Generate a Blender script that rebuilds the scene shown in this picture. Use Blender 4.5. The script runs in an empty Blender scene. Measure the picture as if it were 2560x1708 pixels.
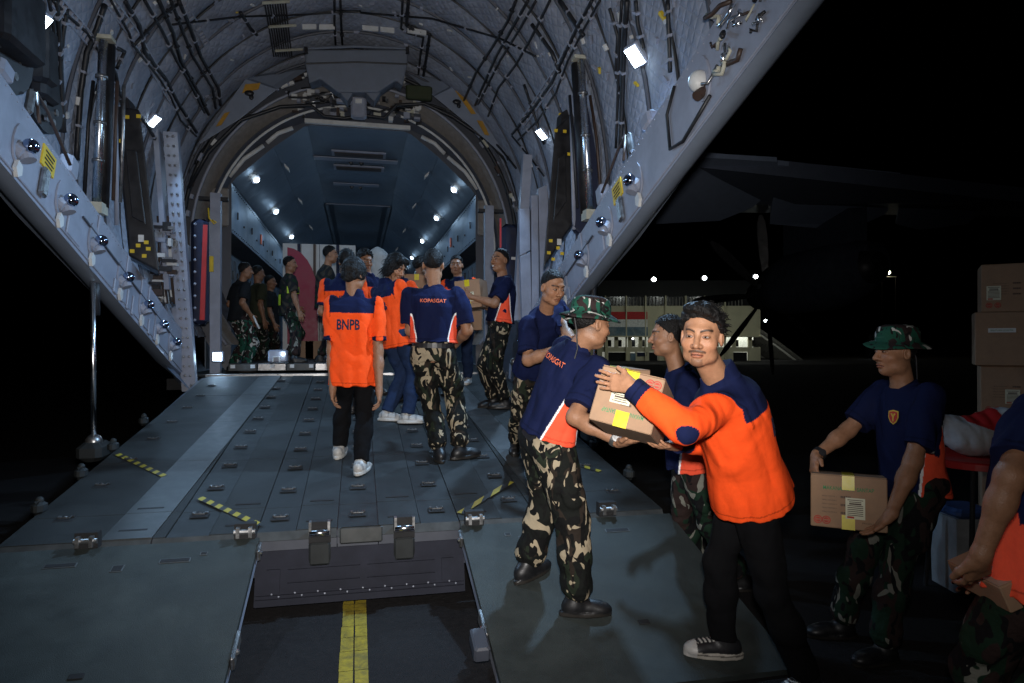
import bpy, bmesh, math, random
import numpy as np
from mathutils import Vector, Matrix
from mathutils.bvhtree import BVHTree

SC = bpy.context.scene
COL = SC.collection
random.seed(7)
R = math.radians

# ------------------------------------------------------------------ camera, world, light, exposure
PSI = R(12.75)                 # the camera looks this far to the right of the aircraft's axis
FPX, W0, H0, HOR, CH = 1700.0, 2560.0, 1708.0, 862.0, 1.6
cam_d = bpy.data.cameras.new('camera')
cam_d.sensor_width = 36.0
cam_d.lens = FPX / W0 * 36.0
cam_d.clip_start = 0.05
cam_d.clip_end = 3000.0
cam = bpy.data.objects.new('camera', cam_d)
COL.objects.link(cam)
cam.location = (0, 0, CH)
cam.rotation_euler = (R(90) + math.atan((HOR - H0 / 2) / FPX), 0, -PSI)
SC.camera = cam

world = bpy.data.worlds.new('World')
SC.world = world
world.use_nodes = True
wn = world.node_tree
sky = wn.nodes.new('ShaderNodeTexSky')
sky.sky_type = 'NISHITA'
sky.sun_disc = False
sky.sun_elevation = R(-6.0)
sky.sun_rotation = R(230)
bgn = wn.nodes['Background']
bgn.inputs['Strength'].default_value = 0.05
wn.links.new(sky.outputs[0], bgn.inputs['Color'])

def add_light(name, kind, loc, energy, color=(1, 1, 1), **kw):
    d = bpy.data.lights.new(name, kind)
    d.energy = energy
    d.color = color
    for k, v in kw.items():
        setattr(d, k, v)
    o = bpy.data.objects.new(name, d)
    COL.objects.link(o)
    o.location = loc
    return o

# a trace of moonlight: the photograph is taken at night
moon = add_light('moon_sun', 'SUN', (0, 0, 50), 0.004, (0.75, 0.85, 1.0), angle=R(0.5))
moon.rotation_euler = (R(50), 0, R(60))
# the photographer's flash on top of the camera (the shirts' reflective piping lights up in it)
flash = add_light('camera_flash', 'SPOT', (0.02, 0.0, CH + 0.16), 860.0, (1.0, 0.96, 0.93),
                  spot_size=R(86), spot_blend=1.0, shadow_soft_size=0.05)
def aim(o, target):
    v = Vector(target) - o.location
    o.rotation_euler = v.to_track_quat('-Z', 'Y').to_euler()
aim(flash, (0.5, 6.0, 2.1))
# the same flash head's wide, weak spill
spill = add_light('camera_flash_spill', 'POINT', (0.02, 0.0, CH + 0.16), 58.0, (1.0, 0.96, 0.93), shadow_soft_size=0.05)

SC.view_settings.view_transform = 'Standard'
SC.view_settings.look = 'None'
SC.view_settings.exposure = 0.0
SC.view_settings.gamma = 1.0
SC.cycles.use_denoising = True
SC.cycles.max_bounces = 6
SC.cycles.diffuse_bounces = 3
SC.cycles.glossy_bounces = 3
SC.cycles.sample_clamp_indirect = 4.0
SC.cycles.caustics_reflective = False
SC.cycles.caustics_refractive = False

# ------------------------------------------------------------------ reading positions off the photograph
FW = np.array([math.sin(PSI), math.cos(PSI), 0.0])
RT = np.array([math.cos(PSI), -math.sin(PSI), 0.0])
UP = np.array([0, 0, 1.0])
CAM = np.array([0, 0, CH])
def ray(px, py):
    return FW + RT * ((px - 1280.0) / FPX) + UP * ((HOR - py) / FPX)
def Q(px, py, d):
    return CAM + ray(px, py) * d
def at_x(px, py, x):
    r = ray(px, py); return CAM + r * (x / r[0])
def at_y(px, py, y):
    r = ray(px, py); return CAM + r * (y / r[1])
def at_z(px, py, z):
    r = ray(px, py); return CAM + r * ((z - CH) / r[2])
RY0, RZ0, RY1, RZ1 = 4.37, 0.463, 9.86, 1.188     # ramp end and hinge (y, z)
RS = (RZ1 - RZ0) / (RY1 - RY0)
TY0 = 2.92                                         # toe ramps touch the ground here
TS = (RZ0 - 0.03) / (RY0 - TY0)
FLOOR = RZ1
def ramp_z(y): return RZ0 + (y - RY0) * RS
def toe_z(y): return 0.03 + (y - TY0) * TS
def on(px, py, surf):
    r = ray(px, py)
    if surf == 'ground': return at_z(px, py, 0.0)
    if surf == 'floor': return at_z(px, py, FLOOR)
    if surf == 'pallet': return at_z(px, py, 1.335)
    s, y0, z0 = (RS, RY0, RZ0) if surf == 'ramp' else (TS, TY0, 0.03)
    t = (z0 - s * y0 - CH) / (r[2] - s * r[1])
    return CAM + r * t

# ------------------------------------------------------------------ materials
MATS = {}
def mat(name, col, rough=0.6, metal=0.0, var=0.25, vscale=6.0, bump=0.0, bscale=60.0, spec=0.5,
        emit=None, estr=0.0, dirt=None, dscale=1.5, damt=0.45, attr=False, sheen=0.0, coat=0.0):
    if name in MATS: return MATS[name]
    m = bpy.data.materials.new(name)
    m.use_nodes = True
    nt = m.node_tree
    b = nt.nodes['Principled BSDF']
    b.inputs['Roughness'].default_value = rough
    b.inputs['Metallic'].default_value = metal
    b.inputs['Specular IOR Level'].default_value = spec
    if sheen: b.inputs['Sheen Weight'].default_value = sheen
    if coat: b.inputs['Coat Weight'].default_value = coat
    tc = nt.nodes.new('ShaderNodeTexCoord')
    if attr:
        a = nt.nodes.new('ShaderNodeAttribute'); a.attribute_name = 'Col'
        src = a.outputs['Color']
    else:
        rgb = nt.nodes.new('ShaderNodeRGB'); rgb.outputs[0].default_value = (*col, 1)
        src = rgb.outputs[0]
    n1 = nt.nodes.new('ShaderNodeTexNoise')
    n1.inputs['Scale'].default_value = vscale
    n1.inputs['Detail'].default_value = 6
    n1.inputs['Roughness'].default_value = 0.65
    nt.links.new(tc.outputs['Object'], n1.inputs['Vector'])
    mr = nt.nodes.new('ShaderNodeMapRange')
    mr.inputs[1].default_value, mr.inputs[2].default_value = 0.3, 0.7
    mr.inputs[3].default_value, mr.inputs[4].default_value = 1 - var, 1 + var
    nt.links.new(n1.outputs['Fac'], mr.inputs[0])
    mx = nt.nodes.new('ShaderNodeMix'); mx.data_type = 'RGBA'; mx.blend_type = 'MULTIPLY'
    mx.inputs[0].default_value = 1.0
    nt.links.new(src, mx.inputs[6]); nt.links.new(mr.outputs[0], mx.inputs[7])
    out = mx.outputs[2]
    if dirt is not None:
        n2 = nt.nodes.new('ShaderNodeTexNoise')
        n2.inputs['Scale'].default_value = dscale
        n2.inputs['Detail'].default_value = 9
        n2.inputs['Roughness'].default_value = 0.7
        n2.inputs['Distortion'].default_value = 0.6
        nt.links.new(tc.outputs['Object'], n2.inputs['Vector'])
        r2 = nt.nodes.new('ShaderNodeMapRange')
        r2.inputs[1].default_value, r2.inputs[2].default_value = 0.45, 0.75
        r2.inputs[3].default_value, r2.inputs[4].default_value = 0.0, damt
        nt.links.new(n2.outputs['Fac'], r2.inputs[0])
        m2 = nt.nodes.new('ShaderNodeMix'); m2.data_type = 'RGBA'
        m2.inputs[7].default_value = (*dirt, 1)
        nt.links.new(r2.outputs[0], m2.inputs[0]); nt.links.new(out, m2.inputs[6])
        out = m2.outputs[2]
    nt.links.new(out, b.inputs['Base Color'])
    # uneven gloss
    r3 = nt.nodes.new('ShaderNodeMapRange')
    r3.inputs[1].default_value, r3.inputs[2].default_value = 0.3, 0.7
    r3.inputs[3].default_value, r3.inputs[4].default_value = max(0.03, rough - 0.1), min(1, rough + 0.1)
    nt.links.new(n1.outputs['Fac'], r3.inputs[0]); nt.links.new(r3.outputs[0], b.inputs['Roughness'])
    if bump:
        n3 = nt.nodes.new('ShaderNodeTexNoise')
        n3.inputs['Scale'].default_value = bscale
        n3.inputs['Detail'].default_value = 4
        nt.links.new(tc.outputs['Object'], n3.inputs['Vector'])
        bp = nt.nodes.new('ShaderNodeBump')
        bp.inputs['Strength'].default_value = min(1.0, bump)
        bp.inputs['Distance'].default_value = 0.01
        nt.links.new(n3.outputs['Fac'], bp.inputs['Height'])
        nt.links.new(bp.outputs[0], b.inputs['Normal'])
    if emit is not None:
        b.inputs['Emission Color'].default_value = (*emit, 1)
        b.inputs['Emission Strength'].default_value = estr
    MATS[name] = m
    return m

def quilt_mat(name, col, scale, dark=0.6):
    """grey insulation blanket: diamond quilting as relief"""
    m = mat(name, col, rough=0.88, spec=0.2, var=0.22, vscale=3.0, dirt=tuple(c * dark for c in col), dscale=2.2, damt=0.5)
    nt = m.node_tree
    b = nt.nodes['Principled BSDF']
    uv = nt.nodes.new('ShaderNodeUVMap')
    def wave(rot):
        mp = nt.nodes.new('ShaderNodeMapping')
        mp.inputs['Rotation'].default_value = (0, 0, R(rot))
        w = nt.nodes.new('ShaderNodeTexWave')
        w.wave_type = 'BANDS'; w.bands_direction = 'X'; w.wave_profile = 'SIN'
        w.inputs['Scale'].default_value = scale
        w.inputs['Distortion'].default_value = 0.5
        w.inputs['Detail'].default_value = 1
        nt.links.new(uv.outputs[0], mp.inputs[0]); nt.links.new(mp.outputs[0], w.inputs[0])
        p = nt.nodes.new('ShaderNodeMath'); p.operation = 'POWER'; p.inputs[1].default_value = 0.35
        nt.links.new(w.outputs['Fac'], p.inputs[0])
        return p
    a, c = wave(38), wave(-38)
    mn = nt.nodes.new('ShaderNodeMath'); mn.operation = 'MINIMUM'
    nt.links.new(a.outputs[0], mn.inputs[0]); nt.links.new(c.outputs[0], mn.inputs[1])
    ns = nt.nodes.new('ShaderNodeTexNoise'); ns.inputs['Scale'].default_value = 9; ns.inputs['Detail'].default_value = 5
    tc = nt.nodes.new('ShaderNodeTexCoord'); nt.links.new(tc.outputs['Object'], ns.inputs['Vector'])
    ad = nt.nodes.new('ShaderNodeMath'); ad.operation = 'MULTIPLY_ADD'; ad.inputs[1].default_value = 1.1
    nt.links.new(ns.outputs['Fac'], ad.inputs[0]); nt.links.new(mn.outputs[0], ad.inputs[2])
    bp = nt.nodes.new('ShaderNodeBump'); bp.inputs['Strength'].default_value = 0.42; bp.inputs['Distance'].default_value = 0.02
    nt.links.new(ad.outputs[0], bp.inputs['Height']); nt.links.new(bp.outputs[0], b.inputs['Normal'])
    return m

def camo_mat(name, base, cols, scale=5.0, stretch=(1.0, 1.0, 0.55), rough=0.85, w=0.0):
    """printed camouflage: curved blotches in several colours, hard edged"""
    m = bpy.data.materials.new(name); m.use_nodes = True
    nt = m.node_tree; b = nt.nodes['Principled BSDF']
    b.inputs['Roughness'].default_value = rough
    b.inputs['Specular IOR Level'].default_value = 0.2
    tc = nt.nodes.new('ShaderNodeTexCoord')
    cur = None
    rgb = nt.nodes.new('ShaderNodeRGB'); rgb.outputs[0].default_value = (*base, 1); cur = rgb.outputs[0]
    for i, (c, thr, sc, dist, off) in enumerate(cols):
        mp = nt.nodes.new('ShaderNodeMapping')
        mp.inputs['Scale'].default_value = stretch
        mp.inputs['Location'].default_value = (off + w, off * 1.7, off * 0.6 + w)
        mp.inputs['Rotation'].default_value = (0.5 * i, 0.7 + 0.4 * i, 0.3 * i)
        nt.links.new(tc.outputs['Object'], mp.inputs[0])
        n = nt.nodes.new('ShaderNodeTexNoise')
        n.inputs['Scale'].default_value = sc * scale
        n.inputs['Detail'].default_value = 1.2
        n.inputs['Roughness'].default_value = 0.4
        n.inputs['Distortion'].default_value = dist
        nt.links.new(mp.outputs[0], n.inputs['Vector'])
        g = nt.nodes.new('ShaderNodeMapRange')
        g.inputs[1].default_value = thr; g.inputs[2].default_value = thr + 0.012
        nt.links.new(n.outputs['Fac'], g.inputs[0])
        mx = nt.nodes.new('ShaderNodeMix'); mx.data_type = 'RGBA'
        mx.inputs[7].default_value = (*c, 1)
        nt.links.new(g.outputs[0], mx.inputs[0]); nt.links.new(cur, mx.inputs[6])
        cur = mx.outputs[2]
    nt.links.new(cur, b.inputs['Base Color'])
    f = nt.nodes.new('ShaderNodeTexNoise'); f.inputs['Scale'].default_value = 14; f.inputs['Detail'].default_value = 5
    nt.links.new(tc.outputs['Object'], f.inputs['Vector'])
    bp = nt.nodes.new('ShaderNodeBump'); bp.inputs['Strength'].default_value = 0.6; bp.inputs['Distance'].default_value = 0.03
    nt.links.new(f.outputs['Fac'], bp.inputs['Height']); nt.links.new(bp.outputs[0], b.inputs['Normal'])
    MATS[name] = m
    return m

def stripe_mat(name, c1, c2, scale, rot):
    m = mat(name, c1, rough=0.6, var=0.2)
    nt = m.node_tree; b = nt.nodes['Principled BSDF']
    tc = nt.nodes.new('ShaderNodeTexCoord'); mp = nt.nodes.new('ShaderNodeMapping')
    mp.inputs['Rotation'].default_value = (0, 0, R(rot))
    w = nt.nodes.new('ShaderNodeTexWave'); w.inputs['Scale'].default_value = scale; w.inputs['Distortion'].default_value = 0
    nt.links.new(tc.outputs['Object'], mp.inputs[0]); nt.links.new(mp.outputs[0], w.inputs[0])
    g = nt.nodes.new('ShaderNodeMath'); g.operation = 'GREATER_THAN'; g.inputs[1].default_value = 0.5
    nt.links.new(w.outputs['Fac'], g.inputs[0])
    mx = nt.nodes.new('ShaderNodeMix'); mx.data_type = 'RGBA'
    mx.inputs[6].default_value = (*c1, 1); mx.inputs[7].default_value = (*c2, 1)
    nt.links.new(g.outputs[0], mx.inputs[0]); nt.links.new(mx.outputs[2], b.inputs['Base Color'])
    return m

# ------------------------------------------------------------------ mesh building
def link_mesh(name, me, material, parent=None, smooth=False):
    o = bpy.data.objects.new(name, me)
    COL.objects.link(o)
    if material is not None: me.materials.append(material)
    if smooth: me.polygons.foreach_set('use_smooth', [True] * len(me.polygons))
    if parent is not None:
        o.parent = parent
        if parent.type == 'EMPTY': o.matrix_parent_inverse = Matrix.Translation(-parent.location)
    return o

def empty(name, loc=(0, 0, 0), parent=None):
    o = bpy.data.objects.new(name, None)
    o.empty_display_size = 0.1
    COL.objects.link(o)
    o.location = loc
    if parent is not None: o.parent = parent
    return o

def tag(o, label=None, cat=None, group=None, kind=None):
    if label: o['label'] = label
    if cat: o['category'] = cat
    if group: o['group'] = group
    if kind: o['kind'] = kind
    return o

def V(a): return np.asarray(a, float)
def nrm(a):
    a = V(a); n = np.linalg.norm(a)
    return a / n if n > 1e-9 else a

class MB:
    """collects simple solids and links them as ONE mesh object"""
    def __init__(s): s.v = []; s.f = []
    def raw(s, vs, fs):
        k = len(s.v)
        s.v += [tuple(map(float, v)) for v in vs]
        s.f += [tuple(i + k for i in f) for f in fs]
        return s
    def box(s, c, size, ex=(1, 0, 0), ey=(0, 1, 0), ez=(0, 0, 1), taper=1.0):
        c = V(c); ex = V(ex) * size[0] / 2; ey = V(ey) * size[1] / 2; ez = V(ez) * size[2] / 2
        vs = []
        for k, t in ((-1, 1.0), (1, taper)):
            for i, j in ((-1, -1), (1, -1), (1, 1), (-1, 1)):
                vs.append(c + ex * i * t + ey * j * t + ez * k)
        return s.raw(vs, [(3, 2, 1, 0), (4, 5, 6, 7), (0, 1, 5, 4), (1, 2, 6, 5), (2, 3, 7, 6), (3, 0, 4, 7)])
    def cbox(s, c, size, b=0.01, ex=(1, 0, 0), ey=(0, 1, 0), ez=(0, 0, 1)):
        """box with chamfered top and vertical edges"""
        c = V(c); ex, ey, ez = V(ex), V(ey), V(ez)
        hx, hy, hz = [q / 2 for q in size]
        b = min(b, hx * .8, hy * .8, hz * .8)
        def ring(ix, iy, z):
            pts = [(-ix + b, -iy), (ix - b, -iy), (ix, -iy + b), (ix, iy - b), (ix - b, iy), (-ix + b, iy), (-ix, iy - b), (-ix, -iy + b)]
            return [c + ex * x + ey * y + ez * z for x, y in pts]
        vs = ring(hx - b, hy - b, -hz) + ring(hx, hy, -hz + b) + ring(hx, hy, hz - b) + ring(hx - b, hy - b, hz)
        fs = [tuple(range(7, -1, -1)), tuple(range(24, 32))]
        for L in range(3):
            for i in range(8):
                j = (i + 1) % 8
                fs.append((L * 8 + i, L * 8 + j, L * 8 + 8 + j, L * 8 + 8 + i))
        return s.raw(vs, fs)
    def tube(s, pts, r, n=8, cap=True):
        pts = [V(p) for p in pts]
        m = len(pts)
        rs = [r] * m if np.isscalar(r) else list(r)
        vs = []; prev = None
        for i in range(m):
            t = nrm(pts[min(i + 1, m - 1)] - pts[max(i - 1, 0)])
            if prev is None:
                a = V((0, 0, 1)) if abs(t[2]) < 0.9 else V((1, 0, 0))
                u = nrm(np.cross(t, a))
            else:
                u = nrm(prev - t * np.dot(prev, t))
            prev = u
            w = np.cross(t, u)
            for k in range(n):
                a = 2 * math.pi * k / n
                vs.append(pts[i] + (u * math.cos(a) + w * math.sin(a)) * rs[i])
        fs = []
        for i in range(m - 1):
            for k in range(n):
                k2 = (k + 1) % n
                fs.append((i * n + k, i * n + k2, (i + 1) * n + k2, (i + 1) * n + k))
        if cap:
            fs.append(tuple(range(n - 1, -1, -1))); fs.append(tuple(range((m - 1) * n, m * n)))
        return s.raw(vs, fs)
    def cyl(s, a, b, r, n=12, r2=None): return s.tube([a, b], [r, r if r2 is None else r2], n)
    def ball(s, c, r, n=12, m=8, sc=(1, 1, 1), ex=(1, 0, 0), ey=(0, 1, 0), ez=(0, 0, 1)):
        c = V(c); ex, ey, ez = V(ex), V(ey), V(ez); vs = []; fs = []
        for i in range(m + 1):
            ph = math.pi * i / m
            for k in range(n):
                a = 2 * math.pi * k / n
                vs.append(c + ex * r * sc[0] * math.sin(ph) * math.cos(a) + ey * r * sc[1] * math.sin(ph) * math.sin(a) + ez * r * sc[2] * math.cos(ph))
        for i in range(m):
            for k in range(n):
                k2 = (k + 1) % n
                fs.append((i * n + k, (i + 1) * n + k, (i + 1) * n + k2, i * n + k2))
        return s.raw(vs, fs)
    def prism(s, poly, d):
        """polygon (3d points) extruded along the vector d"""
        n = len(poly); poly = [V(p) for p in poly]; d = V(d)
        vs = poly + [p + d for p in poly]
        fs = [tuple(range(n - 1, -1, -1)), tuple(range(n, 2 * n))]
        for i in range(n):
            j = (i + 1) % n
            fs.append((i, j, n + j, n + i))
        return s.raw(vs, fs)
    def grid(s, P, closed=False):
        P = np.asarray(P, float); a, b = P.shape[:2]
        vs = P.reshape(-1, 3)
        fs = [(i * b + j, i * b + j + 1, (i + 1) * b + j + 1, (i + 1) * b + j) for i in range(a - 1) for j in range(b - 1)]
        return s.raw(vs, fs)
    def build(s, name, material, parent=None, smooth=False, fix=True, bevel=0.0):
        me = bpy.data.meshes.new(name)
        me.from_pydata(s.v, [], s.f)
        if fix:
            bm = bmesh.new(); bm.from_mesh(me)
            bmesh.ops.recalc_face_normals(bm, faces=bm.faces)
            bm.to_mesh(me); bm.free()
        o = link_mesh(name, me, material, parent, smooth)
        if bevel:
            md = o.modifiers.new('bevel', 'BEVEL'); md.width = bevel; md.segments = 2; md.limit_method = 'ANGLE'
        return o

def text_mesh(txt, height, width=None, bold=0.0):
    """flat letters as a mesh, lower left at 0,0, cap height = height, squeezed to width"""
    c = bpy.data.curves.new('lettering', 'FONT')
    c.body = txt; c.size = 1.0; c.resolution_u = 3; c.offset = bold
    o = bpy.data.objects.new('lettering', c); COL.objects.link(o)
    dg = bpy.context.evaluated_depsgraph_get(); dg.update()
    me = bpy.data.meshes.new_from_object(o.evaluated_get(dg))
    bpy.data.objects.remove(o); bpy.data.curves.remove(c)
    co = np.empty(len(me.vertices) * 3); me.vertices.foreach_get('co', co); co = co.reshape(-1, 3)
    mn, mx = co.min(0), co.max(0)
    co = (co - mn)
    sy = height / (mx[1] - mn[1]); sx = sy if width is None else width / (mx[0] - mn[0])
    co[:, 0] *= sx; co[:, 1] *= sy; co[:, 2] = 0
    me.vertices.foreach_set('co', co.ravel())
    return me, (mx[0] - mn[0]) * sx

def text_on_plane(name, txt, origin, ex, ey, height, width, material, parent, bold=0.0, lift=0.002):
    """letters lying on a plane, centred on origin"""
    me, w = text_mesh(txt, height, width, bold)
    ex, ey = nrm(ex), nrm(ey); n = np.cross(ex, ey)
    for v in me.vertices:
        p = V(origin) + ex * (v.co.x - w / 2) + ey * (v.co.y - height / 2) + n * lift
        v.co = p
    return link_mesh(name, me, material, parent)

# ================================================================== the setting
m_asphalt = mat('asphalt', (0.016, 0.0145, 0.015), rough=0.9, var=0.35, vscale=25, bump=0.5, bscale=180, dirt=(0.028, 0.025, 0.023), dscale=1.2, spec=0.2)
ground = MB().raw([(-900, -300, 0), (900, -300, 0), (900, 1200, 0), (-900, 1200, 0)], [(0, 1, 2, 3)]).build('ground', m_asphalt)
tag(ground, 'dark asphalt apron under and around the aircraft', 'apron', kind='structure')

m_yline = mat('yellow_line_paint', (0.34, 0.25, 0.015), rough=0.8, var=0.35, vscale=14, dirt=(0.05, 0.045, 0.02), dscale=7, damt=0.9, bump=0.4, bscale=50)
yl = []
y = 1.0
while y < 4.9:                                   # cracked paint slabs, each a little shifted
    dy = random.uniform(0.10, 0.22)
    yl.append((y, y + dy)); y += dy + 0.004
line_root = empty('painted_line', (-0.02, 3.0, 0))
tag(line_root, 'worn yellow line painted on the apron between the toe ramps', 'marking', kind='structure')
for a, b in yl:
    for x0, x1 in ((-0.070, -0.003), (0.003, 0.070)):
        j = random.uniform(-0.004, 0.004)
        MB().raw([(x0 - 0.02 + j, a, 0.004), (x1 - 0.02, a, 0.004), (x1 - 0.02, b, 0.004), (x0 - 0.02 + j, b, 0.004)], [(0, 1, 2, 3)]).build('paint_slab', m_yline, line_root)

# ================================================================== the aircraft
m_paint = mat('grey_blue_paint', (0.30, 0.325, 0.40), rough=0.45, var=0.12, vscale=4, dirt=(0.17, 0.19, 0.23), dscale=3.0, damt=0.5, bump=0.06, bscale=30)
m_paint_d = mat('dark_grey_paint', (0.055, 0.062, 0.082), rough=0.5, var=0.15, dirt=(0.07, 0.07, 0.08))
m_hull = mat('hull_paint', (0.20, 0.24, 0.31), rough=0.4, var=0.08, vscale=2, dirt=(0.13, 0.15, 0.19), dscale=2)
m_liner = mat('hold_liner', (0.11, 0.15, 0.20), rough=0.55, var=0.10, vscale=3, dirt=(0.08, 0.10, 0.13), dscale=2)
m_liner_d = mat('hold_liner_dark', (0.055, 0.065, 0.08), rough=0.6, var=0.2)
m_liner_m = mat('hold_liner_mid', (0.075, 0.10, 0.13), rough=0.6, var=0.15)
m_black = mat('black_equipment', (0.012, 0.012, 0.014), rough=0.45, var=0.3, vscale=8, dirt=(0.04, 0.04, 0.045), dscale=8)
m_cable = mat('black_cable', (0.012, 0.013, 0.016), rough=0.5)
m_chrome = mat('chrome', (0.85, 0.87, 0.9), rough=0.24, metal=1.0, var=0.05)
m_ball = mat('dark_chrome', (0.30, 0.36, 0.50), rough=0.10, metal=1.0, var=0.05)
m_steel = mat('worn_steel', (0.38, 0.38, 0.38), rough=0.35, metal=0.9, var=0.3, vscale=20, dirt=(0.1, 0.09, 0.08), dscale=14)
m_floor = mat('ramp_floor_coating', (0.027, 0.030, 0.0305), spec=0.25, rough=0.66, var=0.30, vscale=3.5, dirt=(0.017, 0.018, 0.018), dscale=1.7, damt=0.85, bump=0.35, bscale=220)
m_floor_l = mat('bare_metal_strip', (0.052, 0.057, 0.058), rough=0.5, metal=0.2, var=0.25, vscale=9, dirt=(0.08, 0.08, 0.08), dscale=6, damt=0.6)
m_track = mat('roller_track', (0.024, 0.027, 0.028), rough=0.6, spec=0.25, metal=0.0, var=0.25, vscale=10)
m_dark = mat('dark_recess', (0.01, 0.01, 0.011), rough=0.8)
m_white = mat('white_plastic', (0.62, 0.63, 0.62), rough=0.5, var=0.15)
m_cream = mat('cream_primer', (0.48, 0.47, 0.38), rough=0.6, var=0.2)
m_beige = mat('beige_seal', (0.23, 0.215, 0.20), rough=0.8, var=0.2, vscale=12, bump=0.2)
m_yellow = mat('yellow_placard', (0.70, 0.50, 0.03), rough=0.5, var=0.12)
m_ink = mat('black_print', (0.015, 0.015, 0.015), rough=0.7)
m_navy_pad = mat('navy_padding', (0.007, 0.012, 0.038), rough=0.7, var=0.25, vscale=10, bump=0.3, bscale=20)
m_red = mat('red_strap', (0.45, 0.02, 0.02), rough=0.6, var=0.2)
m_orange_tag = mat('orange_tag', (0.8, 0.12, 0.02), rough=0.5)
m_brown = mat('brown_hose', (0.05, 0.03, 0.022), rough=0.5)
m_lamp = mat('lamp_lens', (0.9, 0.95, 1.0), rough=0.3, emit=(0.72, 0.88, 1.0), estr=18.0)
m_quilt = quilt_mat('quilted_blanket', (0.32, 0.35, 0.42), 3.2)
m_hazard = stripe_mat('hazard_stripes', (0.36, 0.28, 0.02), (0.015, 0.015, 0.015), 3.4, 20)
COOL = (0.42, 0.68, 1.0)

air = empty('transport_aircraft', (0, 9.86, 0))
tag(air, 'grey military transport aircraft with its cargo bay open and loading ramp lowered', 'aircraft')

BA, BB, BC = 2.72, 3.12, 3.2                         # tail tunnel: half width, half height, centre
def zl(y): return 1.15 + max(0.0, (9.55 - y)) * 0.343      # lower edge of the side sills
def ba(y): return BA - 0.058 * min(5.0, max(0.0, 9.0 - y))     # the tail narrows aft
def bpt(y, th, inset=0.0):
    return V(((ba(y) - inset) * math.cos(th), y, BC + (BB - inset) * math.sin(th)))
def th_sill(y):
    return math.asin(max(-0.95, min(0.95, (zl(y) + 0.55 - BC) / BB)))
def bhit(px, py, inset=0.05, ymax=11.62):
    r = ray(px, py); p = None; yy = 8.0
    for it in range(5):
        a, b = ba(yy) - inset, BB - inset
        A = (r[0] / a) ** 2 + (r[2] / b) ** 2
        B = 2 * r[2] * (CH - BC) / b ** 2
        Cc = ((CH - BC) / b) ** 2 - 1
        t = (-B + math.sqrt(B * B - 4 * A * Cc)) / (2 * A)
        p = CAM + r * t; yy = p[1]
    return at_y(px, py, ymax) if p[1] > ymax else p

# ---- quilted blankets bay by bay, dark seams over the frames
ys = [11.68 - 0.62 * k for k in range(19)]
for k in range(18):
    y1, y0 = ys[k] - 0.012, ys[k + 1] + 0.012
    ny, nt_ = 7, 64
    P = []; UVs = []
    rr = random.Random(k)
    ph = [rr.uniform(0, 6.28) for _ in range(6)]
    for i in range(ny):
        f = i / (ny - 1); yy = y0 + (y1 - y0) * f
        t0 = th_sill(yy); row = []; ruv = []
        for j in range(nt_):
            th = t0 + (math.pi - 2 * t0) * j / (nt_ - 1)
            puff = 0.035 * math.sin(math.pi * f) ** 0.6
            puff += 0.012 * math.sin(7 * th + ph[0]) * math.sin(math.pi * f) + 0.008 * math.sin(17 * th + ph[1] + 5 * f)
            row.append(bpt(yy, th, 0.02 + puff)); ruv.append((th * 2.9, yy))
        P.append(row); UVs.append(ruv)
    o = MB().grid(P).build('insulation_blanket', m_quilt, air, smooth=True, fix=False)
    uvl = o.data.uv_layers.new(name='UVMap')
    flat = [u for r_ in UVs for u in r_]
    for lp in o.data.loops: uvl.data[lp.index].uv = flat[lp.vertex_index]
    if k > 0:
        t0 = th_sill(ys[k])
        pts = [bpt(ys[k], t0 + (math.pi - 2 * t0) * j / 60, 0.028) for j in range(61)]
        MB().tube(pts, 0.013 if k % 2 else 0.022, 6).build('frame_seam', m_cable if k % 2 else m_paint_d, air)

# ---- outer skin (tail part over the tunnel, then the closed fuselage ahead)
def hull_pts(y, n=48):
    t0 = math.asin(max(-0.95, min(0.95, (zl(y) + 0.25 - BC) / 3.32))) if y < 9.6 else -0.75
    return [V(((ba(y) + 0.09 + (0.15 if y > 9.65 else 0)) * math.cos(t0 + (math.pi - 2 * t0) * j / n), y, BC + 3.36 * math.sin(t0 + (math.pi - 2 * t0) * j / n))) for j in range(n + 1)]
MB().grid([hull_pts(y) for y in (0.6, 2, 4, 6, 8, 9.6, 9.7, 14, 20, 30, 36)]).build('fuselage_skin', m_hull, air, smooth=True, fix=False)
belly = []
for y in (9.7, 14, 20, 30, 36):
    h = hull_pts(y); belly.append([h[0], V((1.9, y, 0.72)), V((-1.9, y, 0.72)), h[-1]])
MB().grid(belly).build('belly_skin', m_hull, air, fix=False)

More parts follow.
